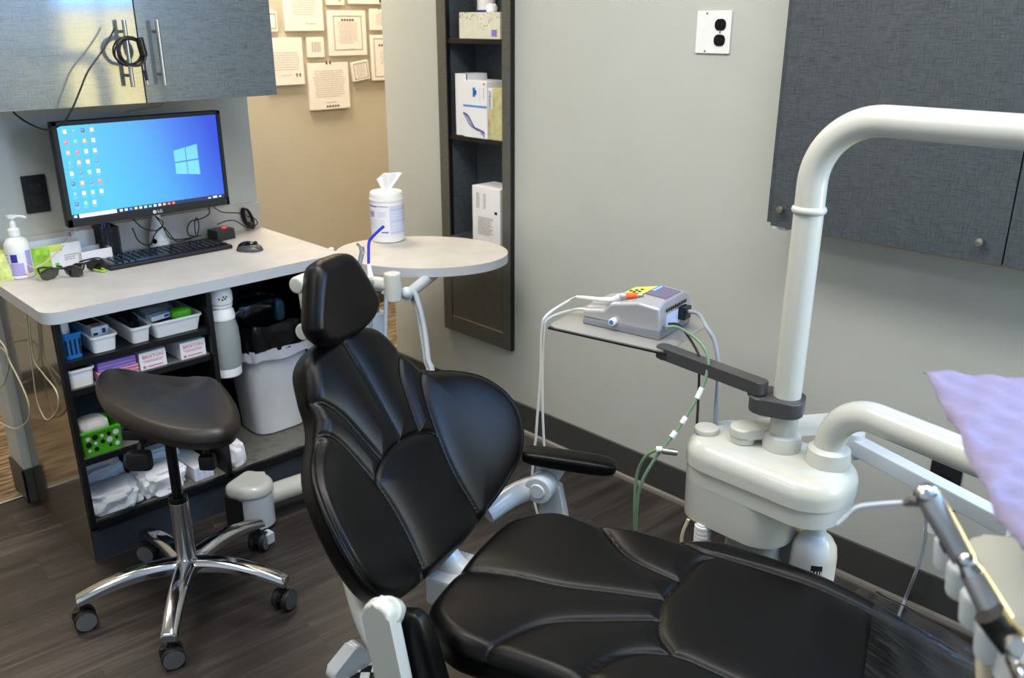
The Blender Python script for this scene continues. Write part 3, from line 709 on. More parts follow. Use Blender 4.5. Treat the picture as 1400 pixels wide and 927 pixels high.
for i, (mt, l) in enumerate(((M_BLUED, 'blue pen leaning in the mesh holder'), (M_BLKG, 'black pen leaning in the mesh holder'), (M_WHITE, 'white pen leaning in the mesh holder'), (M_PURP, 'purple pen leaning in the mesh holder'))):
    p0 = c + V((-.02 + .012 * i, -.02 + .01 * i, .005)); p1 = p0 + V((.018 - .012 * i, .012, .118)); o = MB(mt).cyl(p0, p1, .004, bev=.001).build('pen'); tag(o, l, 'pen', 'pens in the holder')
o = MB(M_BLUED).lathe([(.009, 0), (.009, .012), (.012, .013), (.012, .02), (0, .021)], Matrix.Translation(at(153, 348, 2, .77).xy.to_3d() + V((0, 0, .7655))), 16); tag(o.build('bottle_stopper'), 'small royal blue plastic stopper at the left end of the keyboard', 'stopper')
# glasses
def glasses(label, c, ang, mat):
    t = thing('safety_glasses', label, 'glasses', c); Mg = rotz(c, ang) @ Matrix.Rotation(math.radians(14), 4, 'X')
    for s in (-1, 1):
        pts = [(s * (.006 + .05 * u), -.012 * (u * u) * 1.2, v) for u, v in ((.0, .030), (.3, .036), (.8, .034), (1, .024), (.95, .010), (.7, .002), (.3, .004), (.08, .014))]
        MB(mat).add(pts + [(p[0], p[1] + .0025, p[2]) for p in pts], [tuple(range(8)), tuple(range(8, 16))[::-1]] + [(i, (i + 1) % 8, 8 + (i + 1) % 8, 8 + i) for i in range(8)], Mg).build('lens', t)
        MB(M_BLKM).tube([Mg @ V((s * .056, -.012, .028)), Mg @ V((s * .06, .02, .028)), Mg @ V((s * .05, .055, .012)), Mg @ V((s * .028, .07, .002))], .0026, 6).build('temple', t)
    MB(M_BLKM).tube([Mg @ V((-.056, -.014, .03)), Mg @ V((-.03, -.002, .038)), Mg @ V((0, 0, .032)), Mg @ V((.03, -.002, .038)), Mg @ V((.056, -.014, .03))], .003, 6).build('frame', t)
glasses('dark smoky safety glasses on the worktop beside the lotion bottle', V((.775, 2.655, .7655)), -20, M_LENS)
glasses('black glossy safety glasses with green strap beside the smoky pair', V((.838, 2.665, .7655)), 12, M_BLKG)
k = MB(M_GRBOX); k.tube([(.855, 2.69, .775), (.875, 2.68, .78), (.893, 2.655, .769), (.885, 2.635, .769), (.87, 2.655, .772), (.86, 2.68, .773)], .0028, 6)
tag(k.build('glasses_strap'), 'green cord strap lying on the black glasses', 'strap')
# cream cable left
k = MB(M_CREAMC); k.tube([D(104, 312, 2.8), D(96, 325, 2.78), D(80, 342, 2.74), D(66, 356, 2.71), D(48, 366, 2.68), D(35, 362, 2.74), D(20, 372, 2.78), at(-20, 385, 1, 2.8)], .0022, 7)
tag(k.build('cable'), 'thin cream cable running behind the lotion bottle across the worktop', 'cable')
k = MB(M_CREAMC)
XX = .60
k.tube([at(-40, 480, 0, XX), at(0, 475, 0, XX), at(16, 500, 0, XX), at(32, 532, 0, XX), at(40, 556, 0, XX), at(38, 575, 0, XX), at(22, 586, 0, XX), at(0, 578, 0, XX), at(-30, 560, 0, XX)], .0024, 7)
k.tube([at(-30, 540, 0, XX), at(0, 530, 0, XX), at(10, 510, 0, XX), at(11, 488, 0, XX), at(2, 468, 0, XX), at(-20, 450, 0, XX)], .0024, 7)
tag(k.build('cable'), 'cream cables hanging in loops at the left of the doorway post', 'cable')
k = MB(M_CREAMC); XX = .628
k.tube([at(36, 430, 0, XX), at(40, 470, 0, XX), at(44, 500, 0, XX), at(50, 545, 0, XX), at(60, 570, 0, XX), at(68, 573, 0, XX), at(79, 558, 0, XX), at(77, 535, 0, XX), at(60, 512, 0, XX), at(46, 490, 0, XX), at(40, 440, 0, XX)], .002, 7)
tag(k.build('cable'), 'cream cable looping down the side of the desk base', 'cable')

# ------------------------------------------------------------------ things on desk shelves
def tray_bin(mb, M, x, y, z, tap=.88, rim=.004, w=.002):
    o_ = rrect(x, y, .012, 4); i_ = rrect(x - 2 * w, y - 2 * w, .011, 4); ob = [(p[0] * tap, p[1] * (1 - (1 - tap) * .4)) for p in o_]; ib = [(p[0] * tap, p[1] * (1 - (1 - tap) * .4)) for p in i_]
    rm = rrect(x + 2 * rim, y + 2 * rim, .014, 4); n = len(o_); vs = []; rings = [(ob, 0), (o_, z - .006), (rm, z - .006), (rm, z), (i_, z), (ib, w)]
    for r, zz in rings: vs += [(p[0], p[1], zz) for p in r]
    fs = []
    for j in range(len(rings) - 1):
        for i in range(n): fs.append((j * n + i, j * n + (i + 1) % n, (j + 1) * n + (i + 1) % n, (j + 1) * n + i))
    fs.append(tuple(range(n))[::-1]); fs.append(tuple(range(5 * n, 6 * n))); return mb.add(vs, fs, M)
def bin_(label, x0, x1, y0, y1, z0, h, mat=M_WHITE, cat='bin', name='storage_bin', group=None):
    o = tray_bin(MB(mat), Matrix.Translation(V(((x0 + x1) / 2, (y0 + y1) / 2, z0))), x1 - x0, y1 - y0, h).build(name, loc=((x0 + x1) / 2, (y0 + y1) / 2, z0)); tag(o, label, cat, group); return o
S1, S2, S3, S4 = .6125, .5305, .3205, .1275
bin_('small white plastic bin holding a carton, next to the blue basket', .738, .806, 2.385, 2.60, S1, .048)
bin_('narrow white plastic tray with dark packets, centre of the top shelf', .846, .900, 2.385, 2.72, S1, .048)
bin_('wide white plastic tray with a green item, right end of the top shelf', .908, 1.052, 2.385, 2.70, S1, .048)
bin_('tiny white plastic bin at the left of the second shelf', .665, .732, 2.385, 2.48, S2, .052)
# blue slotted basket
c = V((.692, 2.43, S1)); t = thing('blue_basket', 'small blue slotted basket at the left end of the top shelf', 'basket', c)
b = tray_bin(MB(M_BLUE), Matrix.Translation(c), .052, .08, .072, .85); b.build('basket', t)
q = MB(M_BLKM)
for i in range(4):
    x = c.x - .017 + i * .0115; q.box((x - .0022, c.y - .0412, c.z + .012), (x + .0022, c.y - .0385, c.z + .055), .001)
q.build('slots', t, 'dark vertical slots')
k = MB(M_GLASS); k.mat(M_WHITE)
for i in range(4): k.cyl((c.x - .012 + .008 * i, c.y - .02 + .01 * i, c.z + .01), (c.x - .012 + .007 * i, c.y - .01 + .01 * i, c.z + .095), .004)
tag(k.build('syringe_bundle'), 'bundle of clear and white tubes standing in the blue basket', 'supplies')
boxthing('small_carton', 'small white carton with dark print lying in the small white bin', 'carton', rotz((.775, 2.49, S1 + .014), 6), (.05, .11, .045), M_WHITEM, {'printed_label': [('f', M_NAVY, .6, .55, .8, .85), ('f', M_INK, .1, .5, .35, .65)] + lines('f', M_INK, .1, .1, .9, .4, 3) , 'top_print': [('t', M_INK, .1, .3, .9, .95), ('t', M_RED, .2, .1, .8, .25)]})
def crumple(label, c, sx, sy, sz, mat, ang=0, name='plastic_packet', cat='packet', sd=1, group=None, amp=.25):
    rnd = random.Random(sd); b2 = bmesh.new(); bmesh.ops.create_icosphere(b2, subdivisions=4, radius=1)
    ph = [(V((rnd.uniform(-5, 5), rnd.uniform(-5, 5), rnd.uniform(-5, 5))), rnd.uniform(0, 6)) for _ in range(7)]
    for v in b2.verts:
        p = v.co.copy(); d = 1 + amp * sum(abs(math.sin(p.dot(k) + f)) for k, f in ph) / 7 - amp * .6
        q = V([math.copysign(abs(p[i]) ** .6, p[i]) for i in range(3)]); q = q * d
        v.co = V((q.x * sx / 2, q.y * sy / 2, max(q.z, -.8) * sz / 2 + sz * .4))
    o = MB(mat).addbm(b2, rotz(c, ang)).build(name, loc=c, sharp=25); return tag(o, label, cat, group)
crumple('dark crumpled clear-wrapped packets lying in the narrow white tray', V((.871, 2.55, S1 + .02)), .04, .28, .06, M_BLKG, sd=4)
crumple('clear glossy wrapped supplies lying in the wide white tray', V((.97, 2.58, S1 + .02)), .11, .2, .055, M_SILV2, sd=5)
crumple('bright green crumpled item on the right of the wide white tray', V((1.008, 2.43, S1 + .036)), .06, .045, .03, M_GREEN, sd=6, name='green_wrap', cat='wrap')
boxthing('small_carton', 'flat white carton edge with blue print lying across the wide white tray', 'carton', rotz((.95, 2.44, S1 + .042), 12), (.07, .03, .014), M_WHITEM, {'printed_label': [('f', M_BLUED, .6, .3, .8, .8)]})
crumple('dark packets filling the tiny white bin', V((.698, 2.43, S2 + .028)), .05, .07, .03, M_BLKG, sd=8)
o = MB(M_PURP)
for i in range(5): o.box((.742, 2.382 + .002 * (i % 2), S2 + .028 + i * .0052), (.846, 2.60, S2 + .0326 + i * .0052), .0015)
tag(o.build('paper_stack'), 'stack of purple folded paper bibs on top of the pink ones', 'paper stack')
o = MB(M_PINK)
for i in range(5): o.box((.738, 2.380 + .002 * (i % 2), S2 + .0005 + i * .0053), (.85, 2.60, S2 + .0055 + i * .0053), .0015)
tag(o.build('paper_stack'), 'stack of pink folded paper bibs on the second shelf', 'paper stack')
def brix(label, cx, cy):
    boxthing('brixton_box'.replace('brixton_', 'supply_'), label, 'box', rotz((cx, cy, S2), 1), (.078, .14, .052), M_WHITEM,
             {'printed_label': [('f', M_RED, .1, .6, .9, .83, 'BRIXTON'), ('f', M_RED, .12, .5, .88, .53), ('f', M_RED, .17, .42, .83, .45), ('f', M_RED, .1, .1, .2, .24), ('f', M_RED, .26, .14, .84, .2)], 'top_print': [('t', M_INK, .1, .7, .9, .9), ('t', M_INK, .1, .3, .9, .45)]})
brix('white supply box with red lettering beside the pink and purple stacks', .893, 2.455)
brix('white supply box with red lettering at the right end of the second shelf', 1.013, 2.455)
# green basket
c = V((.722, 2.435, S3)); t = thing('green_basket', 'lime green basket with round holes on the third shelf', 'basket', c)
tray_bin(MB(M_GREEN), Matrix.Translation(c), .116, .1, .075, .88).build('basket', t)
q = MB(M_BLKM)
for i in range(5):
    for j in range(3):
        if (i + j) % 3 == 2 and j == 0: continue
        r = .0045 + .0035 * ((i * 7 + j * 5) % 3) / 2; q.mat(M_BLKM if (i * 3 + j) % 2 else M_WHITEM); q.lathe([(r, 0), (r, .0012)], fr((c.x - .038 + i * .019, c.y - .0484 - .0024 * (.018 + j * .018) / .075, c.z + .018 + j * .018), (1, 0, 0), (0, 0, 1), (0, -1, 0)), 14)
q.build('holes', t, 'round holes showing the content')
crumple('white paper sheets sticking out of the lime green basket', V((.715, 2.435, S3 + .03)), .08, .08, .075, M_WHITEM, sd=3, name='paper_wad', cat='paper')
# plastic packs on bottom
for i, (x, y, sx, sy, sz, l) in enumerate(((.73, 2.44, .15, .13, .075, 'white plastic refill pack with blue print, front left of the bottom shelf'), (.74, 2.58, .15, .12, .1, 'white plastic refill pack behind the front left pack'), (.875, 2.44, .14, .12, .085, 'white plastic refill pack in the middle of the bottom shelf'), (.91, 2.56, .14, .12, .1, 'white plastic refill pack behind the middle pack'))):
    o = crumple(l, V((x, y, S4)), sx, sy, sz, M_TISS, sd=20 + i, ang=-10 + 7 * i, name='refill_pack', cat='pack', group='refill packs on the bottom shelf', amp=.6)
    q = MB(M_NAVY); Mz = rotz((x, y, S4), 0); ztop = sz * .78
    q.lathe([(.008, ztop), (.008, ztop + .003)], Mz @ Matrix.Translation(V((.02, -.02, 0))), 16); q.text('disinfecting wipes', .008, Mz @ Matrix.Translation(V((0, -.035, ztop + .003)))); q.build('blue_print', o, flat=True)
boxthing('glove_box', 'small white and blue patterned box on the bottom shelf by the divider', 'box', rotz((.995, 2.47, S4), 3), (.062, .16, .045), M_WHITEM, {'printed_label': [('f', M_BLUEP, .1 + .3 * i, .1 + .3 * j, .32 + .3 * i, .33 + .3 * j) for i in range(3) for j in range(3)]})
crumple('crumpled white paper packet on the bin bay floor beside the divider', V((1.115, 2.42, S4)), .06, .08, .09, M_TISS, sd=31, name='paper_packet', cat='packet', amp=.4)
# water bottle hanging in bay
c = V((1.122, 2.405, .44)); t = thing('water_bottle', 'translucent grey water bottle hung under the worktop beside the trash can', 'bottle', c)
Mc = Matrix.Translation(c) @ Matrix.Diagonal((1.1, 1.1, 1.06, 1))
MB(M_TRANSL).lathe([(.038, .025), (.042, .04), (.0435, .1), (.041, .145), (.033, .178), (.028, .188)], Mc, 32).build('body', t)
MB(M_WHITE).lathe([(.034, 0), (.038, .003), (.039, .026), (.0385, .028), (0, .029)], Mc, 32).build('bottom_cap', t)
MB(M_WHITE).lathe([(.036, .172), (.0375, .178), (.034, .196), (.028, .208), (.033, .210), (.033, .216), (.024, .219)], Mc, 32).build('neck', t)
MB(M_WHITE).lathe([(.024, .218), (.034, .220), (.035, .226), (.035, .246), (.03, .262), (.018, .270), (.0, .274)], Mc, 32).build('cap', t)
q = MB(M_INK); RB = rotz(c, math.degrees(math.atan2(-c.y, -c.x))) @ Matrix.Diagonal((1.1, 1.1, 1.06, 1))
for a, z in ((-5, .236), (10, .233), (14, .241), (22, .235), (28, .240)): wrap(q, RB, .0355, a, a + 7, z, z + .005, 3)
q.build('printed_marks', t, flat=True)
# trash can
c = V((1.362, 2.60, S4)); t = thing('trash_can', 'white plastic trash can with a black liner in the desk bay', 'trash can', c)
b = MB(M_CANS); n = 40; vs = []; fs = []
rings = [(.10, .075, 0), (.108, .083, .006), (.137, .107, .352), (.141, .111, .358), (.141, .111, .366), (.134, .104, .366), (.105, .08, .03)]
def sup(a, b_, q, p=.55): return (.91 * a * math.copysign(abs(math.cos(q)) ** p, math.cos(q)), b_ * math.copysign(abs(math.sin(q)) ** p, math.sin(q)))
for a, b_, z in rings:
    for i in range(n): s = sup(a, b_, 2 * math.pi * i / n); vs.append((c.x + s[0], c.y + s[1], c.z + z))
for j in range(len(rings) - 1):
    for i in range(n): fs.append((j * n + i, j * n + (i + 1) % n, (j + 1) * n + (i + 1) % n, (j + 1) * n + i))
fs.append(tuple(range(n))[::-1]); fs.append(tuple(range((len(rings) - 1) * n, len(rings) * n))); b.add(vs, fs); b.build('can', t)
def liner(rings, mat, nm, amp, par, sd):
    rnd = random.Random(sd); b = MB(mat); vs = []; fs = []; n = 90
    for j, (a, b_, z) in enumerate(rings):
        for i in range(n):
            q = 2 * math.pi * i / n; s = sup(a, b_, q); w = 1 + amp * math.sin(q * 17 + j * 1.3) * math.sin(q * 5 + j); zz = z + amp * .12 * math.sin(q * 9 + j * 2) + (amp * .5 * max(0, math.sin(q)) * 3 if z > .36 else 0)
            vs.append((c.x + s[0] * w, c.y + s[1] * w, c.z + zz))
    for j in range(len(rings) - 1):
        for i in range(n): fs.append((j * n + i, j * n + (i + 1) % n, (j + 1) * n + (i + 1) % n, (j + 1) * n + i))
    b.add(vs, fs); return b.build(nm, par, sharp=70)
bag = liner([(.146, .116, .315), (.145, .115, .34), (.144, .114, .37), (.142, .112, .398), (.134, .104, .402), (.122, .092, .36), (.1, .075, .15)], M_BAG, 'bin_liner', .03, t, 2)
liner([(.149, .119, .285), (.148, .118, .303), (.1465, .1165, .319)], M_BAGW, 'liner_hem', .03, t, 5)
crumple('black crumpled liner bag bulging up behind the trash can rim', V((1.36, 2.64, S4 + .36)), .2, .07, .10, M_BAG, sd=12, name='plastic_bag', cat='bag', amp=.5)
crumple('teal crumpled wrapper poking out of the trash can', V((1.42, 2.60, S4 + .375)), .035, .035, .08, pbr('teal_wrap', (56, 92, 110), .4), sd=14, name='wrapper', cat='wrapper')

# ------------------------------------------------------------------ recessed tall shelf in the right wall
XF = 2.107; y0, y1 = 2.16, 2.54; zbm = .318
t = thing('wall_shelf_unit', 'tall dark recessed shelf unit let into the right wall', 'shelf unit', (XW, 2.35, zbm))
ya, yb = 2.205, 2.492  # opening
b = MB(M_LAM3); zt = 2.3; zd = .70
b.box((XF, yb, zbm), (XW - .001, y1, zt), .001).box((XF, y0 + .004, zbm), (XW - .001, ya, zt), .001).box((XF, ya, zbm), (XW - .001, yb, .378), .001).box((XF, ya, zd - .018), (XW - .001, yb, zd)).box((XF, ya, zt - .04), (XW - .001, yb, zt))
b.mat(M_BLK).box((XF + .0005, y0, zbm), (XW - .001, y0 + .004, zt)).box((XF + .001, yb - .004, zd), (XW - .001, yb, zt - .04)); b.build('face_frame', t)
b = MB(M_LAM2); X1 = XW + .125
b.box((XW, yb, zd - .018), (X1, yb + .012, zt)).box((XW, ya - .012, zd - .018), (X1, ya, zt)).box((X1, ya - .012, zd - .018), (X1 + .008, yb + .012, zt)).box((XW, ya, zd - .018), (X1, yb, zd)); b.build('carcass', t)
d = MB(M_LAM3).box((XF + .002, ya + .003, .381), (XW - .002, yb - .003, zd - .019), .0008).mat(M_TAN).box((XF + .0015, ya + .003, .379), (XW - .004, yb - .003, .3825)).build('lower_panel', t, 'fixed dark panel with a pale lower edge')
def shz(px, py): return at(px, py, 0, XF + .01).z
zs = [at(686, 194, 0, XF).z, at(686, 54, 0, XF).z]
for z in zs: MB(M_LAM2).box((XF + .012, ya, z - .016), (X1, yb, z)).mat(M_BLK).box((XF + .006, ya, z - .016), (XF + .012, yb - .004, z), .0005).build('shelf', t)
zs = [zd] + zs
print('SHELVES', zs)
FY = lambda y, z, ang=0: fr((XF + .02, y, z), (0, -1, 0), (1, 0, 0), (0, 0, 1))  # box local x = -Y, local y = +X, z up
def sbox(name, label, cat, ya_, yb_, z, h, dpt, mat, prints, x=.012, **kw):
    return boxthing(name, label, cat, fr((XF + x + dpt / 2, (ya_ + yb_) / 2, z), (0, -1, 0), (1, 0, 0), (0, 0, 1)), (yb_ - ya_, dpt, h), mat, prints, **kw)
def ypx(px, py): return at(px, py, 0, XF + .02).y
sbox('glove_box', 'white carton with grey print and barcode alone on the lower niche shelf', 'box', ypx(686, 280), ypx(648, 280), zs[0], .205, .11, M_WHITEM,
     {'printed_label': lines('f', M_INKG, .4, .62, .5, .9, 9) + lines('f', M_INKG, .15, .62, .28, .9, 12) + lines('f', M_INKG, .2, .15, .8, .48, 12) + [('f', M_INK, .8, .55, .9, .6)]})
sbox('glove_box', 'tall narrow white open carton at the left of the middle niche shelf', 'box', ypx(641, 150), ypx(625, 150), zs[1], .215, .1, M_WHITEM, {}, open_top=True)
gb = sbox('glove_box', 'white carton with a blue hand picture and blue waves on the middle niche shelf', 'box', ypx(669, 150), ypx(637, 150), zs[1], .195, .1, M_WHITEM,
     {'printed_label': [('f', pbr('mid_blue_print', (66, 140, 214), .5), 0, .54, 1, .575), ('f', M_BLUE, .42, .72, .52, .88), ('f', M_BLUE, .5, .76, .58, .84), ('f', M_RED, .86, .93, .93, .97)] + lines('f', M_BLUEP, .68, .65, .74, .9, 8) + lines('f', M_RED, .86, .7, .9, .9, 8)}, x=.008)
wv = MB(M_NAVY); Mw = gb.matrix_world
yw0, yw1 = ypx(669, 150), ypx(637, 150)
for j in range(5):
    pts = [V((XF + .0072, yw1 - (yw1 - yw0) * (u_ / 10), zs[1] + .195 * (.42 - .40 * (u_ / 10) + .05 * math.sin(u_ * .9 + j * .5) - j * .012))) for u_ in range(0, 10)]
    pts = [p for p in pts if p.z > zs[1] + .002]
    wv.tube(pts, .0007 if j else .0015, 4, 3)
wv.build('wave_pattern', gb)
sbox('glove_box', 'olive and ivory carton at the right of the middle niche shelf', 'box', ya + .002, ypx(669.5, 150), zs[1], .175, .1, M_OLIVE, {'printed_label': [('f', M_WHITEM, 0, .6, .3, 1), ('f', M_RED, .05, .25, .1, .4)] + lines('f', M_INKG, .05, .62, .25, .95, 8)})
kk = {'printed_label': [('f', M_PURP, .80, .1, .93, .35)]}
rr = random.Random(5); lst = []
for i in range(60):
    u_ = rr.random(); v_ = 1 - rr.random() * (.55 * math.exp(-((u_ - .55) / .18) ** 2) + .2); lst.append(('f', [M_NAVY, M_BROWNP, M_LAV][i % 3], u_, v_ - .03, u_ + .012, v_ + .01))
kk['printed_label'] += lst
sbox('tissue_box', 'ivory tissue box with a purple badge and speckled pattern on the upper niche shelf', 'tissue box', ypx(686, 35), ypx(630, 35), zs[2], .085, .1, M_IVORY, kk)
o = crumple('white tissue tuft sticking out of the ivory tissue box', V((XF + .06, (ypx(666, 20) + ypx(655, 20)) / 2, zs[2] + .086)), .03, .035, .03, M_TISS, sd=40, name='tissue', cat='tissue', amp=.4)
c = V((XF + .06 + .045, ypx(640, 10), zs[2])); t = thing('spray_can', 'white canister with a navy band behind the tissue box', 'canister', c)
Mc = Matrix.Translation(c); MB(M_WHITE).lathe([(.03, 0), (.032, .003), (.032, .19), (.026, .2), (.012, .205), (0, .205)], Mc, 28).build('body', t)
q = MB(M_NAVY); RB = rotz(c, 180 + 45); wrap(q, RB, .0323, -80, 80, .085, .093, 16); wrap(q.mat(M_SILV2), RB, .0323, -70, 60, .13, .15, 16); q.build('printed_band', t)

# ------------------------------------------------------------------ right wall cabinet
XC = 2.0; ycl = 1.1195; ycd = 1.0976; zc0 = .982
t = thing('wall_cabinet', 'charcoal linen-patterned wall cabinet with small round knobs on the right wall', 'cabinet', (XW, .6, zc0))
z2 = 2.2; ysp = at(1372, 366, 0, XC).y
MB(M_LAM2).box((XC + .004, .38, zc0 + .003), (XW - .001, ycl, z2), .001).build('body', t)
for a, b_, kn in ((ysp + .0015, ycd, (at(1071, 285, 0, XC - .015), at(1343, 329, 0, XC - .015))), (.38, ysp - .0015, ())):
    d = MB(M_LAM2).box((XC - .016, a, zc0), (XC + .003, b_, z2), .0008).build('door', t)
    for kp in kn:
        MB(M_STEEL).lathe([(.0055, 0), (.0055, .012), (.0085, .014), (.009, .019), (.0078, .0215), (0, .0225)], fr((XC - .0155, kp.y, kp.z), (0, 1, 0), (0, 0, 1), (-1, 0, 0)), 20).build('knob', d, 'round steel knob')
MB(M_WHITE).box((XC + .012, ycd - .03, zc0 - .014), (XC + .03, ycd + .008, zc0 + .002), .001).mat(M_TAN).box((XC + .008, .38, zc0 - .008), (XC + .03, ycd - .03, zc0 + .002)).build('light_rail', t, 'pale strip under the doors')

# ------------------------------------------------------------------ oval side table with support column
tl, tr_ = at(458.5, 346, 2, .74), at(695, 346, 2, .74); tb_, tf = at(577, 320.5, 2, .74), at(577, 364, 2, .74)
tc_ = (tl + tr_) / 2; ax = (tr_ - tl) / 2; ay = (tb_ - tf) / 2; tc_ = V((tc_.x, tc_.y, 0)) * .5 + V(((tb_.x + tf.x) / 2, (tb_.y + tf.y) / 2, 0)) * .5
t = thing('oval_table', 'oval light grey table top on an arm beside the desk', 'table', (tc_.x, tc_.y, 0))
opts = [(tc_.x + ax.x * math.cos(a) + ay.x * math.sin(a), tc_.y + ax.y * math.cos(a) + ay.y * math.sin(a)) for a in np.linspace(0, 2 * math.pi, 73)[:-1]]
MB(M_TOPE).prism(opts, .711, .7392).mat(M_TOP).prism(opts, .7392, .74).build('table_top', t)
dpc = 2.62
colb = P(512, 470, dpc); cx, cyy = colb.x, colb.y
b = MB(M_ENAMB); b.cyl((cx, cyy, .006), (cx, cyy, .68), .02); b.box((cx - .035, cyy - .03, .40), (cx + .035, cyy + .03, .66), .008); b.cyl((cx, cyy, 0), (cx, cyy, .02), .14, .13, 32); b.build('column', t)
b = MB(M_ENAMB); p0 = P(556, 404, 2.53); p9 = at(606, 364, 2, .672); b.tube([p0, (p0 + p9) / 2, p9], lambda q: .016 + .005 * q, 14, 6); b.box((tc_.x - .05, tc_.y - .04, .665), (tc_.x + .03, tc_.y + .04, .70), .01); b.ball(P(556, 400, 2.52), .017); b.build('support_arm', t)
b = MB(M_DKMET); b.box((tc_.x - .1, tc_.y - .08, .69), (tc_.x + .06, tc_.y + .08, .7105), .004); b.cyl((cx, cyy, .66), (cx, cyy, .711), .02); b.build('mount_plate', t)
# assistant instrument arm
cc = P(537, 392, 2.5)
t = thing('suction_holder', 'white instrument holder arm with a round joint drum below the oval table', 'dental arm', (cc.x, cc.y, cc.z - .05))
M0 = Matrix.Translation(V((cc.x, cc.y, cc.z)))
MB(M_ENAM).lathe([(.021, -.041), (.024, -.038), (.025, -.014), (.0246, -.013), (.0252, -.012), (.0252, .036), (.023, .04), (0, .041)], M0, 32).build('joint_drum', t)
a0 = P(452, 372, 2.58); a1 = V(cc) + V((0, 0, .0)); 
MB(M_ENAM).tube([P(452, 376, 2.6), P(490, 384, 2.54), P(536, 391, 2.5)], .021, 16, 4).build('arm_tube', t)
b = MB(M_STEEL)
for px in (508,): b.tube([P(px, 384, 2.47), P(px, 400, 2.47), P(px, 415, 2.47)], .0075, 12)
b.build('holder', t)
def zed(x, y, dp): return P(x, y, dp)
o = MB(M_CHROME); o.tube([zed(491, 378, 2.46), zed(492, 360, 2.46), zed(495, 345, 2.46), zed(494, 338, 2.46)], lambda t_: .006 + .002 * t_, 12); o.tube([zed(496, 340, 2.46), zed(492, 337, 2.46), zed(488, 333, 2.46)], .0035, 8)
tag(o.build('air_syringe'), 'chrome suction handpiece standing in the arm holder', 'dental instrument')
t = thing('saliva_ejector', 'blue bent saliva ejector straw with a white tip holder', 'dental instrument', zed(506, 390, 2.44))
MB(M_BLUED).tube([zed(504, 362, 2.44), zed(504, 345, 2.44), zed(504.5, 332, 2.44), zed(508, 325, 2.44), zed(516, 317, 2.44), zed(525, 309, 2.44)], .0042, 10).build('straw', t)
MB(M_WHITE).tube([zed(507, 380, 2.44), zed(505.5, 370, 2.44), zed(504, 361, 2.44)], lambda t_: .0085 - .003 * t_, 12).build('tip_holder', t)
MB(M_GREY).tube([zed(508, 384, 2.44), zed(508, 400, 2.46), zed(506, 420, 2.5), zed(508, 470, 2.55)], .006, 10).build('hose', t)
o = MB(M_GREY); o.tube([P(523, 402, 2.5), P(527, 398, 2.5), P(528, 410, 2.5), P(527, 450, 2.5), P(526, 500, 2.5)], .0065, 10); tag(o.build('hose'), 'short grey hose hanging straight beside the column under the drum', 'hose')
o = MB(M_GREY)
o.tube([P(558, 404, 2.55), P(566, 400, 2.55), P(573, 418, 2.52), P(580, 450, 2.5), P(585, 490, 2.45), P(588, 540, 2.4), V((1.25, 1.75, .02))], .0085, 10)
o.tube([P(561, 404, 2.58), P(569, 420, 2.54), P(575, 450, 2.52), P(581, 490, 2.47), P(584, 540, 2.42), V((1.27, 1.77, .02))], .0065, 10)
tag(o.build('hose'), 'pair of grey hoses curving down from the arm behind the dental chair', 'hose')

# wipes canister
c = at(531, 327, 2, .741).xy.to_3d() + V((0, 0, .7402)); t = thing('wipes_canister', 'white wipes canister with blue label on the oval table', 'canister', c)
Mc = Matrix.Translation(c); R = .0585
MB(M_WHITE).lathe([(R - .004, 0), (R, .003), (R, .008), (R - .001, .012), (R - .001, .14), (R - .004, .143)], Mc, 48).build('body', t)
MB(M_WHITE).lathe([(R, .142), (R + .0008, .144), (R + .0008, .150), (R - .001, .151), (R - .001, .166), (R - .005, .172), (R - .02, .176), (.02, .177), (0, .176)], Mc, 48).build('lid', t)
RB = rotz(c, math.degrees(math.atan2(-c.y, -c.x))); q = MB(M_WHITEM); wrap(q, RB, R - .0004, -100, 100, .02, .13, 24)
wrap(q.mat(M_BLUEP), RB, R - .0001, 8, 95, .03, .128, 16); wrap(q.mat(M_BLUED), RB, R + .0002, -95, 2, .1265, .1285, 16)
vs = []; 
wrap(q.mat(M_BLUED), RB, R + .0002, -95, -40, .1245, .1275, 8); wrap(q.mat(M_LAV), RB, R + .0003, -75, -48, .09, .11, 8); wrap(q.mat(M_PURP), RB, R + .0005, -70, -55, .097, .104, 8)
for j in range(4): wrap(q.mat(M_BLUEP), RB, R + .0004, -35, -5, .092 + j * .005, .094 + j * .005, 6); wrap(q, RB, R + .0004, -80, -10, .05 + j * .009, .0525 + j * .009, 6)
wrap(q.mat(M_BLUED), RB, R + .0004, -22, 2, .036, .040, 8)
for j in range(9): wrap(q.mat(M_LAV if j % 4 == 0 else M_WHITEM), RB, R + .0002, 12, 85, .035 + j * .010, .0365 + j * .010, 10)
q.build('label_print', t, 'blue and white printed label')
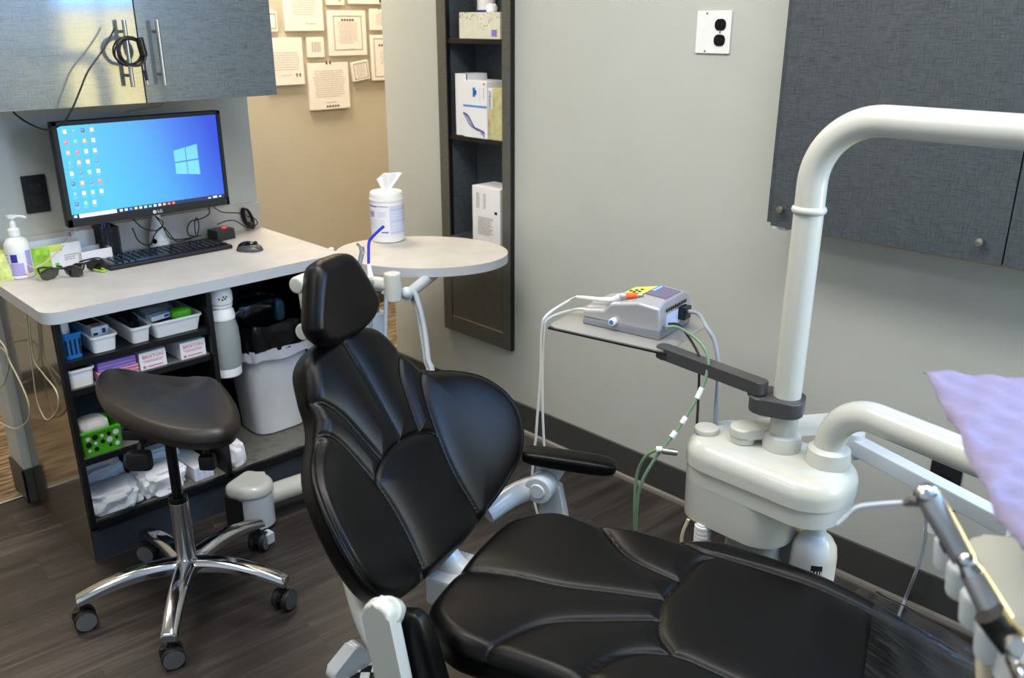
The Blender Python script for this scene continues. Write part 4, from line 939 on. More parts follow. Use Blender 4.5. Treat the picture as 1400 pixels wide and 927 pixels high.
# tissue sheet
vs = []; fs = []; nn = 14
right = RT
for i in range(nn + 1):
    for j in range(nn + 1):
        u_ = i / nn; v_ = j / nn; z = .174 + .062 * v_; w = .010 + .034 * v_ ** .8
        off = (u_ - .5) * 2 * w + .013 * v_; fold = .008 * math.sin(u_ * 9) * v_ ** .5 + .006 * math.sin(u_ * 4 + v_ * 3)
        zz = z - .03 * max(0, (.35 - u_)) * 2 * v_ - .012 * (u_ - .5) ** 2 * v_
        vs.append(c + right * off + FH * fold + V((0, 0, zz)))
for i in range(nn):
    for j in range(nn): a = i * (nn + 1) + j; fs.append((a, a + nn + 1, a + nn + 2, a + 1))
o = MB(M_TISS).add(vs, fs).build('wipe_sheet', t, 'white wipe pulled up through the lid'); sm = o.modifiers.new('th', 'SOLIDIFY'); sm.thickness = .0008
o = MB(M_WHITE).lathe([(.008, 0), (.009, .004), (.006, .007), (0, .0075)], Matrix.Translation(at(460, 340, 2, .766).xy.to_3d() + V((-.02, 0, .7655))), 16); tag(o.build('white_knob'), 'tiny white round cap on the worktop corner next to the oval table', 'cap')

# ------------------------------------------------------------------ saddle stool
c = V((.768, 2.022, 0)); t = thing('saddle_stool', 'black saddle stool on a polished five-star chrome base', 'stool', c)
b = MB(M_CHROME); b.lathe([(.03, .085), (.036, .09), (.036, .118), (.032, .128), (.0, .13)], Matrix.Translation(c), 28)
b.build('hub', t)
for k in range(5):
    an = math.radians(18.9 + 72 * k); dx = V((math.cos(an), math.sin(an), 0)); dy = V((-math.sin(an), math.cos(an), 0)); vs = []; fs = []
    n = 14
    for i in range(n + 1):
        s = i / n; r = .02 + .255 * s; zc = .112 - .030 * s ** 1.8 + .012 * math.sin(s * math.pi) ; w = .026 - .006 * s; hgt = .030 - .009 * s
        for (a, h) in ((-1, -.55), (-1, .2), (-.55, .62), (.55, .62), (1, .2), (1, -.55)): vs.append(c + dx * r + dy * (a * w) + V((0, 0, zc + h * hgt)))
    for i in range(n):
        for j in range(6): fs.append((i * 6 + j, i * 6 + (j + 1) % 6, (i + 1) * 6 + (j + 1) % 6, (i + 1) * 6 + j))
    fs.append(tuple(range(6))[::-1]); fs.append(tuple(range(n * 6, n * 6 + 6)))
    arm = MB(M_CHROME).add(vs, fs).build('base_arm', t, sharp=50); bv = arm.modifiers.new('b', 'BEVEL'); bv.width = .004; bv.segments = 3
    pc = c + dx * .262; ca = math.radians(-108 + (55, -35, 8, 4, 42)[k]); wd_ = V((math.cos(ca), math.sin(ca), 0))
    cas = MB(M_BLKM)
    for s in (-1, 1):
        q0 = pc + wd_ * (s * .006) + V((0, 0, .028)); q1 = pc + wd_ * (s * .024) + V((0, 0, .028)); cas.cyl(q0, q1, .028, bev=.004, seg=28)
    cas.cyl(pc + V((0, 0, .03)), pc + V((0, 0, .078)), .008); ld = wd_.cross(V((0, 0, 1)))
    cas.box((-.008, -.006, .03), (.026, .006, .055), .003, fr(pc, ld, wd_)); cas_o = cas.build('caster', t)
    rmat = pbr('caster_ring', (92, 94, 98), .4) if k == 0 else MATS['caster_ring']
    for s in (-1, 1):
        rg = MB(rmat); q1 = pc + wd_ * (s * .0243) + V((0, 0, .028)); rg.lathe([(.017, 0), (.025, 0), (.025, .0008), (.017, .0008)], fr(q1, wd_.orthogonal(), wd_.cross(wd_.orthogonal()), wd_ * s if s > 0 else -wd_), 24)
        rg.build('wheel_ring', cas_o)
MB(M_CHROME).cyl(c + V((0, 0, .12)), c + V((0, 0, .30)), .0245, seg=32, bev=.002).build('gas_sleeve', t)
MB(M_BLKG).cyl(c + V((0, 0, .29)), c + V((0, 0, .315)), .024, bev=.003).cyl(c + V((0, 0, .3)), c + V((0, 0, .53)), .0135).build('gas_piston', t)
b = MB(M_BLKM).box((-.09, -.06, .50), (.09, .06, .53), .006, rotz(c, -45)); b.build('seat_plate', t)
lv = MB(M_BLKM); 
rdir = RT; lv.tube([c + V((0, 0, .51)) + rdir * .04, c + V((0, 0, .495)) + rdir * .10 - FH * .05, c + V((0, 0, .46)) + rdir * .12 - FH * .08], .008, 10); lv.box((-.02, -.014, -.02), (.02, .014, .02), .008, fr(c + V((0, 0, .455)) + rdir * .12 - FH * .08, rdir, FH))
lv.build('lever', t)
lv = MB(M_BLKM); lv.tube([c + V((0, 0, .51)) - rdir * .03, c + V((0, 0, .485)) - rdir * .05 - FH * .05, c + V((0, 0, .45)) - rdir * .04 - FH * .07], .009, 10); lv.box((-.03, -.016, -.022), (.03, .016, .03), .01, fr(c + V((0, 0, .45)) - rdir * .05 - FH * .07, rdir, FH)); lv.build('lever', t)
# seat: saddle outline in local frame (x = image right, y = away)
def Pz(x, y, z): return at(x, y, 2, z)
def cushion(name, parent, outline, cen, M, T, Tb, r, seams=(), crown=0, crw=.05, mat=M_LEATH, bend=None, N=70, sub=4, rb=None, label=None, puff=0, holes=None):
    O = spline2(outline, sub); mth = len(O); C0 = np.array(cen)
    ss = 1 - (1 - np.linspace(0, 1, N + 1)) ** 1.5; ss = ss[1:]
    pts = C0 + ss[:, None, None] * (O[None] - C0); pts = pts.reshape(-1, 2); pts = np.vstack([C0[None], pts])
    def dist(p, A, B):
        d = B - A; L = (d ** 2).sum(1) + 1e-12; out = np.full(len(p), 9.)
        for i in range(len(A)):
            t_ = np.clip(((p - A[i]) @ d[i]) / L[i], 0, 1); q = p - (A[i] + t_[:, None] * d[i]); out = np.minimum(out, np.sqrt((q ** 2).sum(1)))
        return out
    dd = dist(pts, O, np.roll(O, -1, 0)); dd[-mth:] = 0
    h = np.where(dd < r, T - r + np.sqrt(np.maximum(r * r - (r - dd) ** 2, 0)), T)
    h = h + crown * (1 - np.exp(-dd / crw))
    dmin = np.full(len(pts), 9.); amp_ = np.zeros(len(pts))
    for sm_, w, dp in seams:
        S = np.array([[q[0], q[1]] for q in spline([(a[0], a[1], 0) for a in sm_], 8)]); ds = dist(pts, S[:-1], S[1:])
        k_ = ds < dmin; dmin = np.where(k_, ds, dmin); amp_ = np.where(k_, dp, amp_)
    if len(seams):
        f_ = np.clip(dmin / .0075, 0, 1)
        h = h - puff * np.exp(-dmin / .022) - .0028 * (1 - f_) ** 1.0 * (puff > 0)
    rb = rb or r * .6
    vs = [tuple(p) + (hh,) for p, hh in zip(pts, h)]
    k = len(vs); extra = []
    for f, inset in ((T - r) * .5, 0), (-Tb + rb, 0), (-Tb + rb * .3, rb * .3), (-Tb, rb):
        pass
    rings = [((T - r) * .4, 0), (-Tb + rb, 0), (-Tb + rb * .3, rb * .35), (-Tb, rb)]
    nrm = C0 - O; nrm = nrm / np.linalg.norm(nrm, axis=1)[:, None]
    for z_, ins in rings:
        for i in range(mth): q = O[i] + nrm[i] * ins; vs.append((q[0], q[1], z_))
    fs = [(0, 1 + i, 1 + (i + 1) % mth) for i in range(mth)]
    for j in range(len(ss) - 1 + len(rings)):
        a = 1 + j * mth; b_ = a + mth
        for i in range(mth): fs.append((a + i, b_ + i, b_ + (i + 1) % mth, a + (i + 1) % mth))
    vs.append((C0[0], C0[1], -Tb)); lastr = 1 + (len(ss) - 1 + len(rings)) * mth
    for i in range(mth): fs.append((lastr + i, len(vs) - 1, lastr + (i + 1) % mth))
    if bend: vs = [bend(*v_) for v_ in vs]
    return MB(mat).add(vs, fs, M).build(name, parent, label, sharp=80)
outl = [(130, 530), (138, 556), (165, 578), (205, 596), (250, 606), (295, 606), (322, 595), (328, 572), (315, 545), (292, 520), (272, 508), (245, 513), (210, 520), (170, 514), (142, 517)]
zs_ = .575
ol = []
for p in outl:
    w = Pz(p[0], p[1] - 4, zs_) - c; ol.append((w.dot(RT), w.dot(FH)))
cenx = sum(p[0] for p in ol) / len(ol); ceny = sum(p[1] for p in ol) / len(ol)
def sbend(x, y, z):
    return (x, y, z - .035 * math.exp(-(((x - cenx) / .06) ** 2)) * 1.0 * max(0, min(1, (y - ceny + .08) / .16)) - .0)
cushion('seat', t, ol, (cenx, ceny), fr(c + V((0, 0, zs_ - .004)), RT, FH), .02, .028, .02, crown=.022, crw=.07, mat=M_STOOLV, bend=sbend, N=50, rb=.024)

# ------------------------------------------------------------------ dental chair
TH = math.radians(20); UU = V((math.cos(TH), math.sin(TH), 0)); HH = V((-math.sin(TH), math.cos(TH), 0))  # HH toward head
O0 = V((1.165, .771, 0)); MC = fr(O0, UU, HH)
def LW(a, b, z): return O0 + UU * a + HH * (-b) + V((0, 0, z))   # b positive toward foot
t = chair = thing('dental_chair', 'black upholstered dental chair with a winged backrest and cream metalwork', 'dental chair', O0)
# backrest
half = [(0, .262), (.07, .255), (.118, .232), (.148, .18), (.168, .13), (.20, .098), (.258, .066), (.304, .026), (.333, -.03), (.342, -.09), (.328, -.148), (.292, -.196), (.236, -.228), (.165, -.247), (.08, -.256)]
ol = half + [(0, -.258)] + [(-p[0], p[1]) for p in half[:0:-1]]
S_ = V((0, .514, .858)); N_ = V((0, -.858, .514))  # in (U,HH,Z): up-slope, outward normal (toward foot)
def chair_vec(v_): return UU * v_[0] + HH * v_[1] + V((0, 0, v_[2]))
p0 = LW(0, -.579, .651)
Mb = fr(p0 - chair_vec(N_) * .03, UU, chair_vec(S_), chair_vec(N_))
def wing(a, s, z):
    g = .092 * (max(0, abs(a) - .09) / .25) ** 2; return (a, s, z + g)
sA = [(-.17, .170), (-.14, .158), (-.108, .118), (-.086, .05), (-.071, -.007)]
sE = [(-.2, .112), (-.17, .098), (-.145, .06), (-.117, -.04), (-.108, -.13), (-.116, -.243)]
mir = lambda s: [(-a, b_) for a, b_ in s]
pad = [(-.117, -.04), (-.105, -.022), (-.071, -.006), (-.03, .002), (0, .004), (.03, .002), (.071, -.006), (.105, -.022), (.117, -.04)]
edge_ = lambda k: [(p[0] * k, p[1] * k + .0) for p in half[4:14]]
sm = [(sA, .004, .004), (mir(sA), .004, .004), (sE, .004, .004), (mir(sE), .004, .004), ([(0, .235), (0, .1), (0, .004)], .004, .004), (pad, .004, .004)]
for sg in (1, -1):
    sm.append(([(sg * p[0] * .965, p[1] * .97) for p in half[5:14]], .004, .0022))
bk = cushion('backrest', t, ol, (0, 0), Mb, .03, .035, .026, sm, crown=.008, crw=.05, bend=wing, N=120, sub=16, rb=.012, puff=.011)
sh = [(p[0] * .6, p[1] * .82) for p in ol]
MB(M_BLKM).prism([tuple(q) for q in spline2(sh, 4)], -.06, -.036, Mb).build('back_shell', t)
# headrest
Sh = V((0, .10, .995)).normalized(); Nh = V((0, -.995, .10)).normalized(); ph = LW(-.008, -.695, .865)
hh_ = [(0, .168), (.042, .166), (.064, .152), (.088, .108), (.107, .064), (.107, .042), (.088, .016), (.055, .0), (.02, -.006)]
ol = hh_ + [(0, -.006)] + [(-p[0], p[1]) for p in hh_[:0:-1]]
Mh = fr(ph - chair_vec(Nh) * .015, UU, chair_vec(Sh), chair_vec(Nh))
cushion('headrest', t, ol, (0, .08), Mh, .028, .026, .024, [], crown=.006, bend=lambda a, s, z: (a, s, z + .9 * a * a * 1.6), N=50, sub=8, rb=.02)
b = MB(M_ENAM); b.box((-.03, -.16, -.065), (.03, .12, -.045), .006, Mh); b.cyl(Mh @ V((-.074, .128, -.028)), Mh @ V((-.03, .128, -.03)), .017, bev=.006); b.cyl(Mh @ V((-.066, .03, -.04)), Mh @ V((-.03, .03, -.04)), .017, bev=.005); b.build('headrest_bracket', t, 'cream headrest bracket and knob')
# seat cushion
ax0 = -.045
def zb_(b_): return -.42 * max(0, b_ - .22) ** 1.6
fh = [(.0, -.412), (.08, -.41), (.155, -.402), (.2, -.372), (.234, -.31), (.238, -.225), (.25, -.06), (.277, .04), (.27, .13), (.25, .25), (.23, .35), (.215, .45), (.205, .55), (.20, .66), (.185, .74), (.13, .79), (.06, .8)]
ol = [(a + ax0, -b_) for a, b_ in fh] + [(ax0, -.8)] + [(-a + ax0, -b_) for a, b_ in fh[:0:-1]]
def sb(a, y, z):
    b_ = -y; rim = .012 * min(1, (abs(a - ax0) / .22) ** 4); return (a, y, z + zb_(b_) + (rim if b_ < .3 else rim))
ms = lambda s: [(2 * ax0 - a, y) for a, y in s]
s1 = [(.19, .235), (.165, .19), (.1, .113), (.063, -.003)]
s2 = [(-.068, .4), (-.053, .208), (-.001, .01)]
s2 = [(-.075, .41), (-.055, .3), (-.045, .2), (-.02, .1), (-.001, .012)]
s3 = [(-.345, .2), (-.300, .248), (-.262, .245), (-.21, .21), (-.162, .18), (-.10, .07), (-.063, .003)]
s3 = [(-.375, .12), (-.334, .226), (-.300, .243), (-.255, .238), (-.162, .185), (-.10, .08), (-.063, .003)]
s0 = [(.205, .075), (.185, .02), (.172, -.02), (.170, -.08), (.16, -.2), (.145, -.32), (.13, -.45), (.12, -.6)]
s4 = [(-.32, -.07), (-.275, .045), (-.24, .06), (-.178, .026), (-.144, -.045), (-.155, -.13), (-.19, -.3), (-.21, -.45), (-.21, -.6)]
pd = [(-.144, -.047), (-.105, -.012), (-.063, .003), (-.02, .01), (.02, .008), (.063, -.003), (.11, -.01), (.146, -.022), (.168, -.05)]
sms = [(x, .0045, .004) for x in (s1, s2, s3, s0, s4, pd)]
seat_z = .452
seat = cushion('seat', t, ol, (ax0, -.1), fr(O0 + V((0, 0, seat_z - .03)), UU, HH), .03, .045, .03, sms, crown=.01, crw=.05, bend=sb, N=130, sub=16, rb=.015, puff=.012)
b = MB(M_ENAM); b.box((-.15, -.55, .33), (.06, .38, .37), .012, MC); b.build('seat_frame', t, 'cream seat frame')
# plastic film on the foot end
vs = []; fs = []; aw = .235
nb = 30; na = 24
for i in range(nb + 1):
    b_ = .345 + .42 * i / nb; wdt = np.interp(b_, [p[1] for p in fh[9:]], [p[0] for p in fh[9:]]) + .006
    for j in range(na + 1):
        s = -1 + 2 * j / na; a = ax0 + wdt * math.copysign(min(1, abs(s) * 1.12), s); dz = .009 - .045 * max(0, abs(s) - .88) / .12 + .0015 * math.sin(i * 1.3 + j * .7)
        vs.append(O0 + UU * a + HH * (-b_) + V((0, 0, seat_z + zb_(b_) + .008 + dz + .012 * min(1, abs((a - ax0) / .22)) ** 4)))
for i in range(nb):
    for j in range(na): a = i * (na + 1) + j; fs.append((a, a + na + 1, a + na + 2, a + 1))
o = MB(M_GLASS).add(vs, fs).build('plastic_cover'); tag(o, 'clear wrinkled plastic cover over the foot end of the dental chair', 'plastic cover')
# armrests
def armpad(mb, A, B, w, hgt, side):
    d = (B - A); L = d.length; M = fr((A + B) / 2, d, side); b2 = bmesh.new(); bmesh.ops.create_uvsphere(b2, u_segments=48, v_segments=28, radius=1)
    for q in b2.verts:
        p = q.co; rr_ = math.hypot(p.x, p.y) or 1; f = rr_ ** .5 if rr_ < 1 else 1
        cx_, sx__ = p.x / rr_, p.y / rr_
        q.co = V((f * L / 2 * math.copysign(abs(cx_) ** .4, cx_), f * w / 2 * math.copysign(abs(sx__) ** .55, sx__), hgt / 2 * math.copysign(abs(p.z) ** .5, p.z)))
    mb.addbm(b2, M); return mb
ar = MB(M_LEATH); armpad(ar, LW(.315, -.452, .508), LW(.37, -.235, .494), .06, .036, UU); ar.build('armrest_pad', t, 'black pad of the raised far armrest')
b = MB(M_ENAMB)
pv = LW(.325, -.40, .432)
b.cyl(pv - UU * .035, pv + UU * .012, .034, bev=.005, seg=32)
b.prism([(-.045, -.03), (.0, -.035), (.02, -.01), (.055, .05), (.05, .062), (-.02, .062), (-.03, .01)], -.006, .006, fr(pv + UU * .02, -HH, (0, 0, 1), UU), .002)
b.prism([(-.02, -.2), (.06, -.28), (.10, -.28), (.04, .0), (-.01, .03)], -.012, .012, fr(pv + UU * .015, -HH, (0, 0, 1), UU), .004)
b.tube([pv, pv + HH * .06 - V((0, 0, .025)) - UU * .03, pv + HH * .10 - V((0, 0, .05)) - UU * .10], lambda q: .03 - .006 * q, 16)
fa = b.build('armrest_bracket', t, 'pale far armrest bracket')
MB(M_ENAMB).cyl(pv - UU * .035, pv - UU * .039, .019, .017, 24).build('pivot_cap', fa)
# near armrest (turned down, pad upright)
def onlat(px, py, a):
    d = ray(px, py); w = EYE - O0; k_ = (a - w.dot(UU)) / d.dot(UU); return EYE + d * k_
AN = -.325
pa, pb = onlat(557, 838, AN + .0), onlat(640, 1080, AN)
ar = MB(M_LEATH); armpad(ar, onlat(560, 834, AN + .0), onlat(612, 1010, AN + .0), .062, .046, (pb - pa).cross(UU)); ar.build('armrest_pad', t, 'black pad of the folded near armrest')
b = MB(M_ENAM); A1, A2 = onlat(519, 838, AN - .045), onlat(556, 1010, AN - .045)
dd_ = (A2 - A1).normalized(); b.prism(rrect((A2 - A1).length + .05, .056, .027, 8), -.014, .014, fr((A1 + A2) / 2 + dd_ * .0, dd_, dd_.cross(UU), UU), .008, 3)
b.ball(onlat(523, 824, AN - .03), .013, (1, 1, .85)); b.cyl(onlat(528, 836, AN - .04), onlat(536, 838, AN - .005), .026, bev=.006, seg=28); nb_ = b.build('armrest_bracket', t, 'cream near armrest bracket')
# backrest support and base
b = MB(M_ENAM)
b.tube([LW(-.30, -.40, .34), LW(-.27, -.5, .42), LW(-.2, -.6, .56)], .016, 10, 6)
b.build('back_support', t)
b = MB(M_ENAMB); b.tube([LW(.0, -.33, .36), LW(.0, -.45, .38), LW(.0, -.53, .47)], .03, 14); b.box((-.06, .4, .32), (.06, .5, .39), .01, MC); b.build('back_support', t)
b = MB(M_ENAM); b.box((-.13, -.35, .06), (.13, .2, .33), .02, MC); b.box((-.2, -.65, 0), (.2, .35, .06), .02, MC); b.build('base', t, 'cream chair base and lift column')

# foot pedal
c = at(470, 925, 2, .03); pc_ = thing('foot_pedal', 'pale foot control with a checkered plate at the near side of the chair', 'foot pedal', (c.x, c.y, 0))
pm = fr(P(478, 902, 1.78), ray(482, 882) * 1.73 - ray(456, 912) * 1.8, ray(470, 925) * 1.7 - ray(466, 895) * 1.78)
A, B = P(483, 889, 1.74), P(460, 918, 1.72)
M_ = fr((A + B) / 2, (A - B), V((0, 0, 1)))
MB(M_ENAMB).prism(rrect((A - B).length + .035, .09, .016, 5, 0, -.03), -.016, .016, M_, .006).build('bracket', pc_)
cc_ = (A + B) / 2
b = MB(M_BLKM); Ml = fr(V((cc_.x, cc_.y, .0)) + RT * .05, RT, FH); b.box((-.06, -.06, 0), (.06, .06, cc_.z - .03), .004, Ml); 
for i in range(6):
    for j in range(6):
        if (i + j) % 2 == 0: b.mat(M_WHITE).box((-.06 + i * .02, -.06 + j * .02, cc_.z - .03), (-.041 + i * .02, -.041 + j * .02, cc_.z - .026), .002, Ml)
b.build('checkered_plate', pc_)

# white floor junction box with conduit
c = V((1.075, 2.235, 0)); Mj = Matrix.Translation(c)
t = thing('floor_junction', 'cream rounded floor junction box with a pipe running behind the chair', 'junction box', c)
dpts = [(.035, .065), (.048, .061), (.057, .052), (.06, .04)][::-1][::-1] and [(-.035, .065), (-.048, .061), (-.057, .052), (-.06, .04), (-.06, -.005)] + [(.06 * math.cos(a), -.005 + .06 * math.sin(a)) for a in np.linspace(math.pi, 2 * math.pi, 14)][1:] + [(.06, .04), (.057, .052), (.048, .061), (.035, .065)]
RJ = rotz(c, 22)
MB(M_ENAM).prism([(p[0] * 1.04, p[1] * 1.02) for p in dpts], .112, .156, RJ, .018, 5, [(p[0] * .96, p[1] * .96) for p in dpts]).build('lid', t)
MB(M_ENAMB).prism([(p[0] * .9, p[1] * .95) for p in dpts], .012, .115, RJ).build('housing', t)
MB(M_BLKM).box((-.058, -.005, 0), (-.0545, .06, .112), 0, RJ).build('side_plate', t)
b = MB(M_ENAM); b.tube([c + V((.03, -.0, .085)), c + V((.27, -.04, .085)), c + V((.59, -.2, .075))], .032, 20, 4); b.build('pipe', t)
MB(M_ENAMB).prism([(-.012, 0), (.012, 0), (.014, .03), (-.014, .03)], .02, .05, rotz(P(368, 708, 2.55).xy.to_3d(), 10)).build('lug', t)

# ------------------------------------------------------------------ delivery junction unit by the wall
ux0, ux1, uy0, uy1 = 1.45, 1.655, .625, .982; uz = .618
uc = V(((ux0 + ux1) / 2, (uy0 + uy1) / 2, 0)); t = unit = thing('delivery_unit', 'cream rounded dental unit housing between the chair and the right wall', 'dental unit', (uc.x, uc.y, .3))
W_, H_ = ux1 - ux0, uy1 - uy0
MU = Matrix.Translation(uc)
tcv = MB(M_ENAM); vs = []; fs = []; nr_ = 0; R_ = .036
prof_ = [(0, .560), (0, uz - R_)] + [(R_ - R_ * math.cos(a), uz - R_ + R_ * math.sin(a)) for a in np.linspace(0, math.pi / 2, 9)][1:]
for ins, z in prof_:
    rg_ = rrect(W_ - 2 * ins, H_ - 2 * ins, .08 - ins, 12); nr_ = len(rg_); vs += [(p[0], p[1], z) for p in rg_]
for j in range(len(prof_) - 1):
    for i in range(nr_): fs.append((j * nr_ + i, j * nr_ + (i + 1) % nr_, (j + 1) * nr_ + (i + 1) % nr_, (j + 1) * nr_ + i))
fs.append(tuple(range(nr_))[::-1]); fs.append(tuple(range((len(prof_) - 1) * nr_, len(prof_) * nr_))); tcv.add(vs, fs, MU).build('top_cover', t)
b = MB(M_ENAM)
# lower body profile along Y, extruded in X with rounded plan
body = rrect(W_ - .01, H_ - .01, .07, 10)
nb = len(body)
def lowz(y): # bottom height vs local y (far = +)
    f = (y + H_ / 2) / H_
    return .52 - .09 * min(1, max(0, (f - .17) / .12)) if f < .6 else .43
Ls = MB(M_ENAM); 
vsb = []; zt_ = .566
ring0 = [(p[0], p[1], zt_) for p in body]; ring1 = [(p[0], p[1], .54) for p in body]
Ls.prism(body, .52, .567, MU, .0)
Ls.build('housing', t)
Lh_ = H_ - .105; Lb = MB(M_ENAM); low = rrect(W_ - .0102, Lh_, .07, 10, 0, H_ / 2 - .005 - Lh_ / 2); Lb.prism([(p[0] * .96, p[1] * .985 + .002) for p in low], .428, .523, MU, .018, 4, low).build('lower_housing', t)
kp = Pz(966, 590, uz); MB(M_BEIGE if False else M_ENAM).cyl((kp.x, kp.y, uz - .002), (kp.x, kp.y, uz + .012), .027, bev=.004, seg=32).build('round_cap', t)
# corrugated hose and fitting under
b = MB(M_WHITEM)
hp = V((1.47, .90, 0))
for i in range(14): b.cyl((hp.x, hp.y, .28 + i * .0105), (hp.x, hp.y, .287 + i * .0105), .019, seg=20); b.cyl((hp.x, hp.y, .286 + i * .0105), (hp.x, hp.y, .292 + i * .0105), .016, seg=20)
b.cyl((hp.x, hp.y, 0), (hp.x, hp.y, .29), .018); b.build('corrugated_hose', t)
b = MB(M_ENAM); b.lathe([(.026, .3), (.03, .31), (.03, .36), (.034, .365), (.034, .38), (.028, .385), (.028, .43)], Matrix.Translation(V((1.515, .77, 0))), 24); b.cyl((1.515, .77, 0), (1.515, .77, .31), .02); b.build('drain_fitting', t)
MB(M_CREAMC).tube([(1.455, .93, .43), (1.45, .94, .38), (1.455, .935, .3), (1.46, .93, .0)], .004, 8).tube([(1.49, .85, .43), (1.492, .85, .3), (1.49, .85, 0)], .004, 8).build('thin_tube', t)
# base column on the floor
MB(M_ENAMB).box((1.56, .7, 0), (1.64, .9, .43), .01).build('pedestal', t)
# bottle
bc = P(1112, 740, 1.83); bc = V((bc.x + .01, bc.y, .5)); Mb_ = Matrix.Translation(V((bc.x, bc.y, 0)))
bt = thing('water_reservoir', 'frosted white reservoir bottle with a black label under the dental unit', 'bottle', (bc.x, bc.y, .32))
MB(M_BOTT).lathe([(.044, .300), (.047, .304), (.047, .410), (.044, .432), (.034, .450), (.022, .459), (.0185, .464), (.0185, .521)], Mb_, 36).build('body', bt)
RB = rotz((bc.x, bc.y, 0), math.degrees(math.atan2(-bc.y, -bc.x)) + 0)
q = MB(M_INK); wrap(q, RB, .0474, -2, 26, .378, .410, 8); q.build('label_print', bt, 'black square label')
q = MB(M_WHITE)
for a in (1, 9, 16, 22): wrap(q, RB, .0477, a, a + 2.5, .386, .397, 2)
q.build('label_mark', bt)
# post collar, post and light arm (one bent tube)
pb_ = V((1.572, .791, uz))
lp = thing('light_post', 'white enamel post rising from the dental unit and bending right across the view', 'lamp post', pb_)
MB(M_ENAM).lathe([(.030, -.003), (.040, 0), (.041, .012), (.038, .03), (.034, .034), (.0285, .036)], Matrix.Translation(pb_), 36).build('collar', lp)
def bend_tube(pts, r, mat, nm, par, lab=None): return MB(mat).tube(pts, r, 28, 1, False).build(nm, par, lab)
zt2 = 1.302; Rb = .125
path = [pb_ + V((0, 0, .03))] + [V((pb_.x, pb_.y, uz + .03 + (zt2 - Rb - uz - .03) * i / 6)) for i in range(1, 7)]
path += [V((pb_.x, pb_.y - Rb + Rb * math.cos(a), zt2 - Rb + Rb * math.sin(a))) for a in np.linspace(0, math.pi / 2, 16)][1:]
path += [V((pb_.x, pb_.y - Rb - .1 * i, zt2)) for i in range(1, 12)]
MB(M_ENAM).tube(path, .0285, 28, 1, False).build('post_tube', lp)
MB(M_ENAM).lathe([(.028, -.008), (.032, -.005), (.0335, 0), (.032, .005), (.028, .008)], Matrix.Translation(V((pb_.x, pb_.y, 1.127))), 32).build('ring', lp)
# clamp + tray arm
zc = at(1066, 557, 0, pb_.x - .03).z
ta = thing('tray_arm', 'dark grey clamp and arm holding the steel tray on the post', 'tray arm', (pb_.x, pb_.y, zc))
b = MB(M_DKMET); b.prism(rrect(.085, .11, .028, 6, -.006, .018), -.017, .017, Matrix.Translation(V((pb_.x, pb_.y, zc))) @ Matrix.Rotation(math.radians(20), 4, 'Z'), .003); b.build('clamp', ta)
A = P(1046, 533, 1.83); TZ = .762
A = V((pb_.x - .035, pb_.y + .055, zc + .032)); B = at(912, 481, 2, zc + .035)
d = (B - A); d.z = 0; L = d.length; Ma = fr((A + B) / 2 + V((0, 0, 0)), d, V((0, 0, 1)).cross(d))
b = MB(M_DKMET); b.prism(rrect(L + .05, .034, .012, 5), -.014, .014, Ma, .002); b.cyl(V((B.x, B.y, zc + .02)), V((B.x, B.y, TZ - .002)), .02); b.cyl(A - V((0, 0, .02)), A, .015); b.build('arm_bar', ta)
MB(M_STEEL).cyl(P(1077, 545, 1.86), P(1098, 545, 1.86), .006).build('clamp_screw', ta)
c0, c1, c2 = at(747, 446, 2, TZ), at(909, 482, 2, TZ), at(972, 443, 2, TZ)
ex = (c1 - c0); ey = (c2 - c1); wx = ex.length + .005; wy = ey.length + .01
MT = fr(c0.xy.to_3d() + V((0, 0, TZ)), ex, ey)
tt = thing('steel_tray', 'thin steel tray carrying the silver scaler unit', 'tray', MT @ V((wx / 2, wy / 2, 0)))
MB(M_TRAY).prism(rrect(wx, wy, .03, 5, wx / 2, wy / 2), -.0015, .0015, MT).build('plate', tt)
MB(M_BLKM).prism(rrect(wx * .98, .012, .004, 3, wx / 2, .004), -.006, -.0016, MT).build('edge_strip', tt)
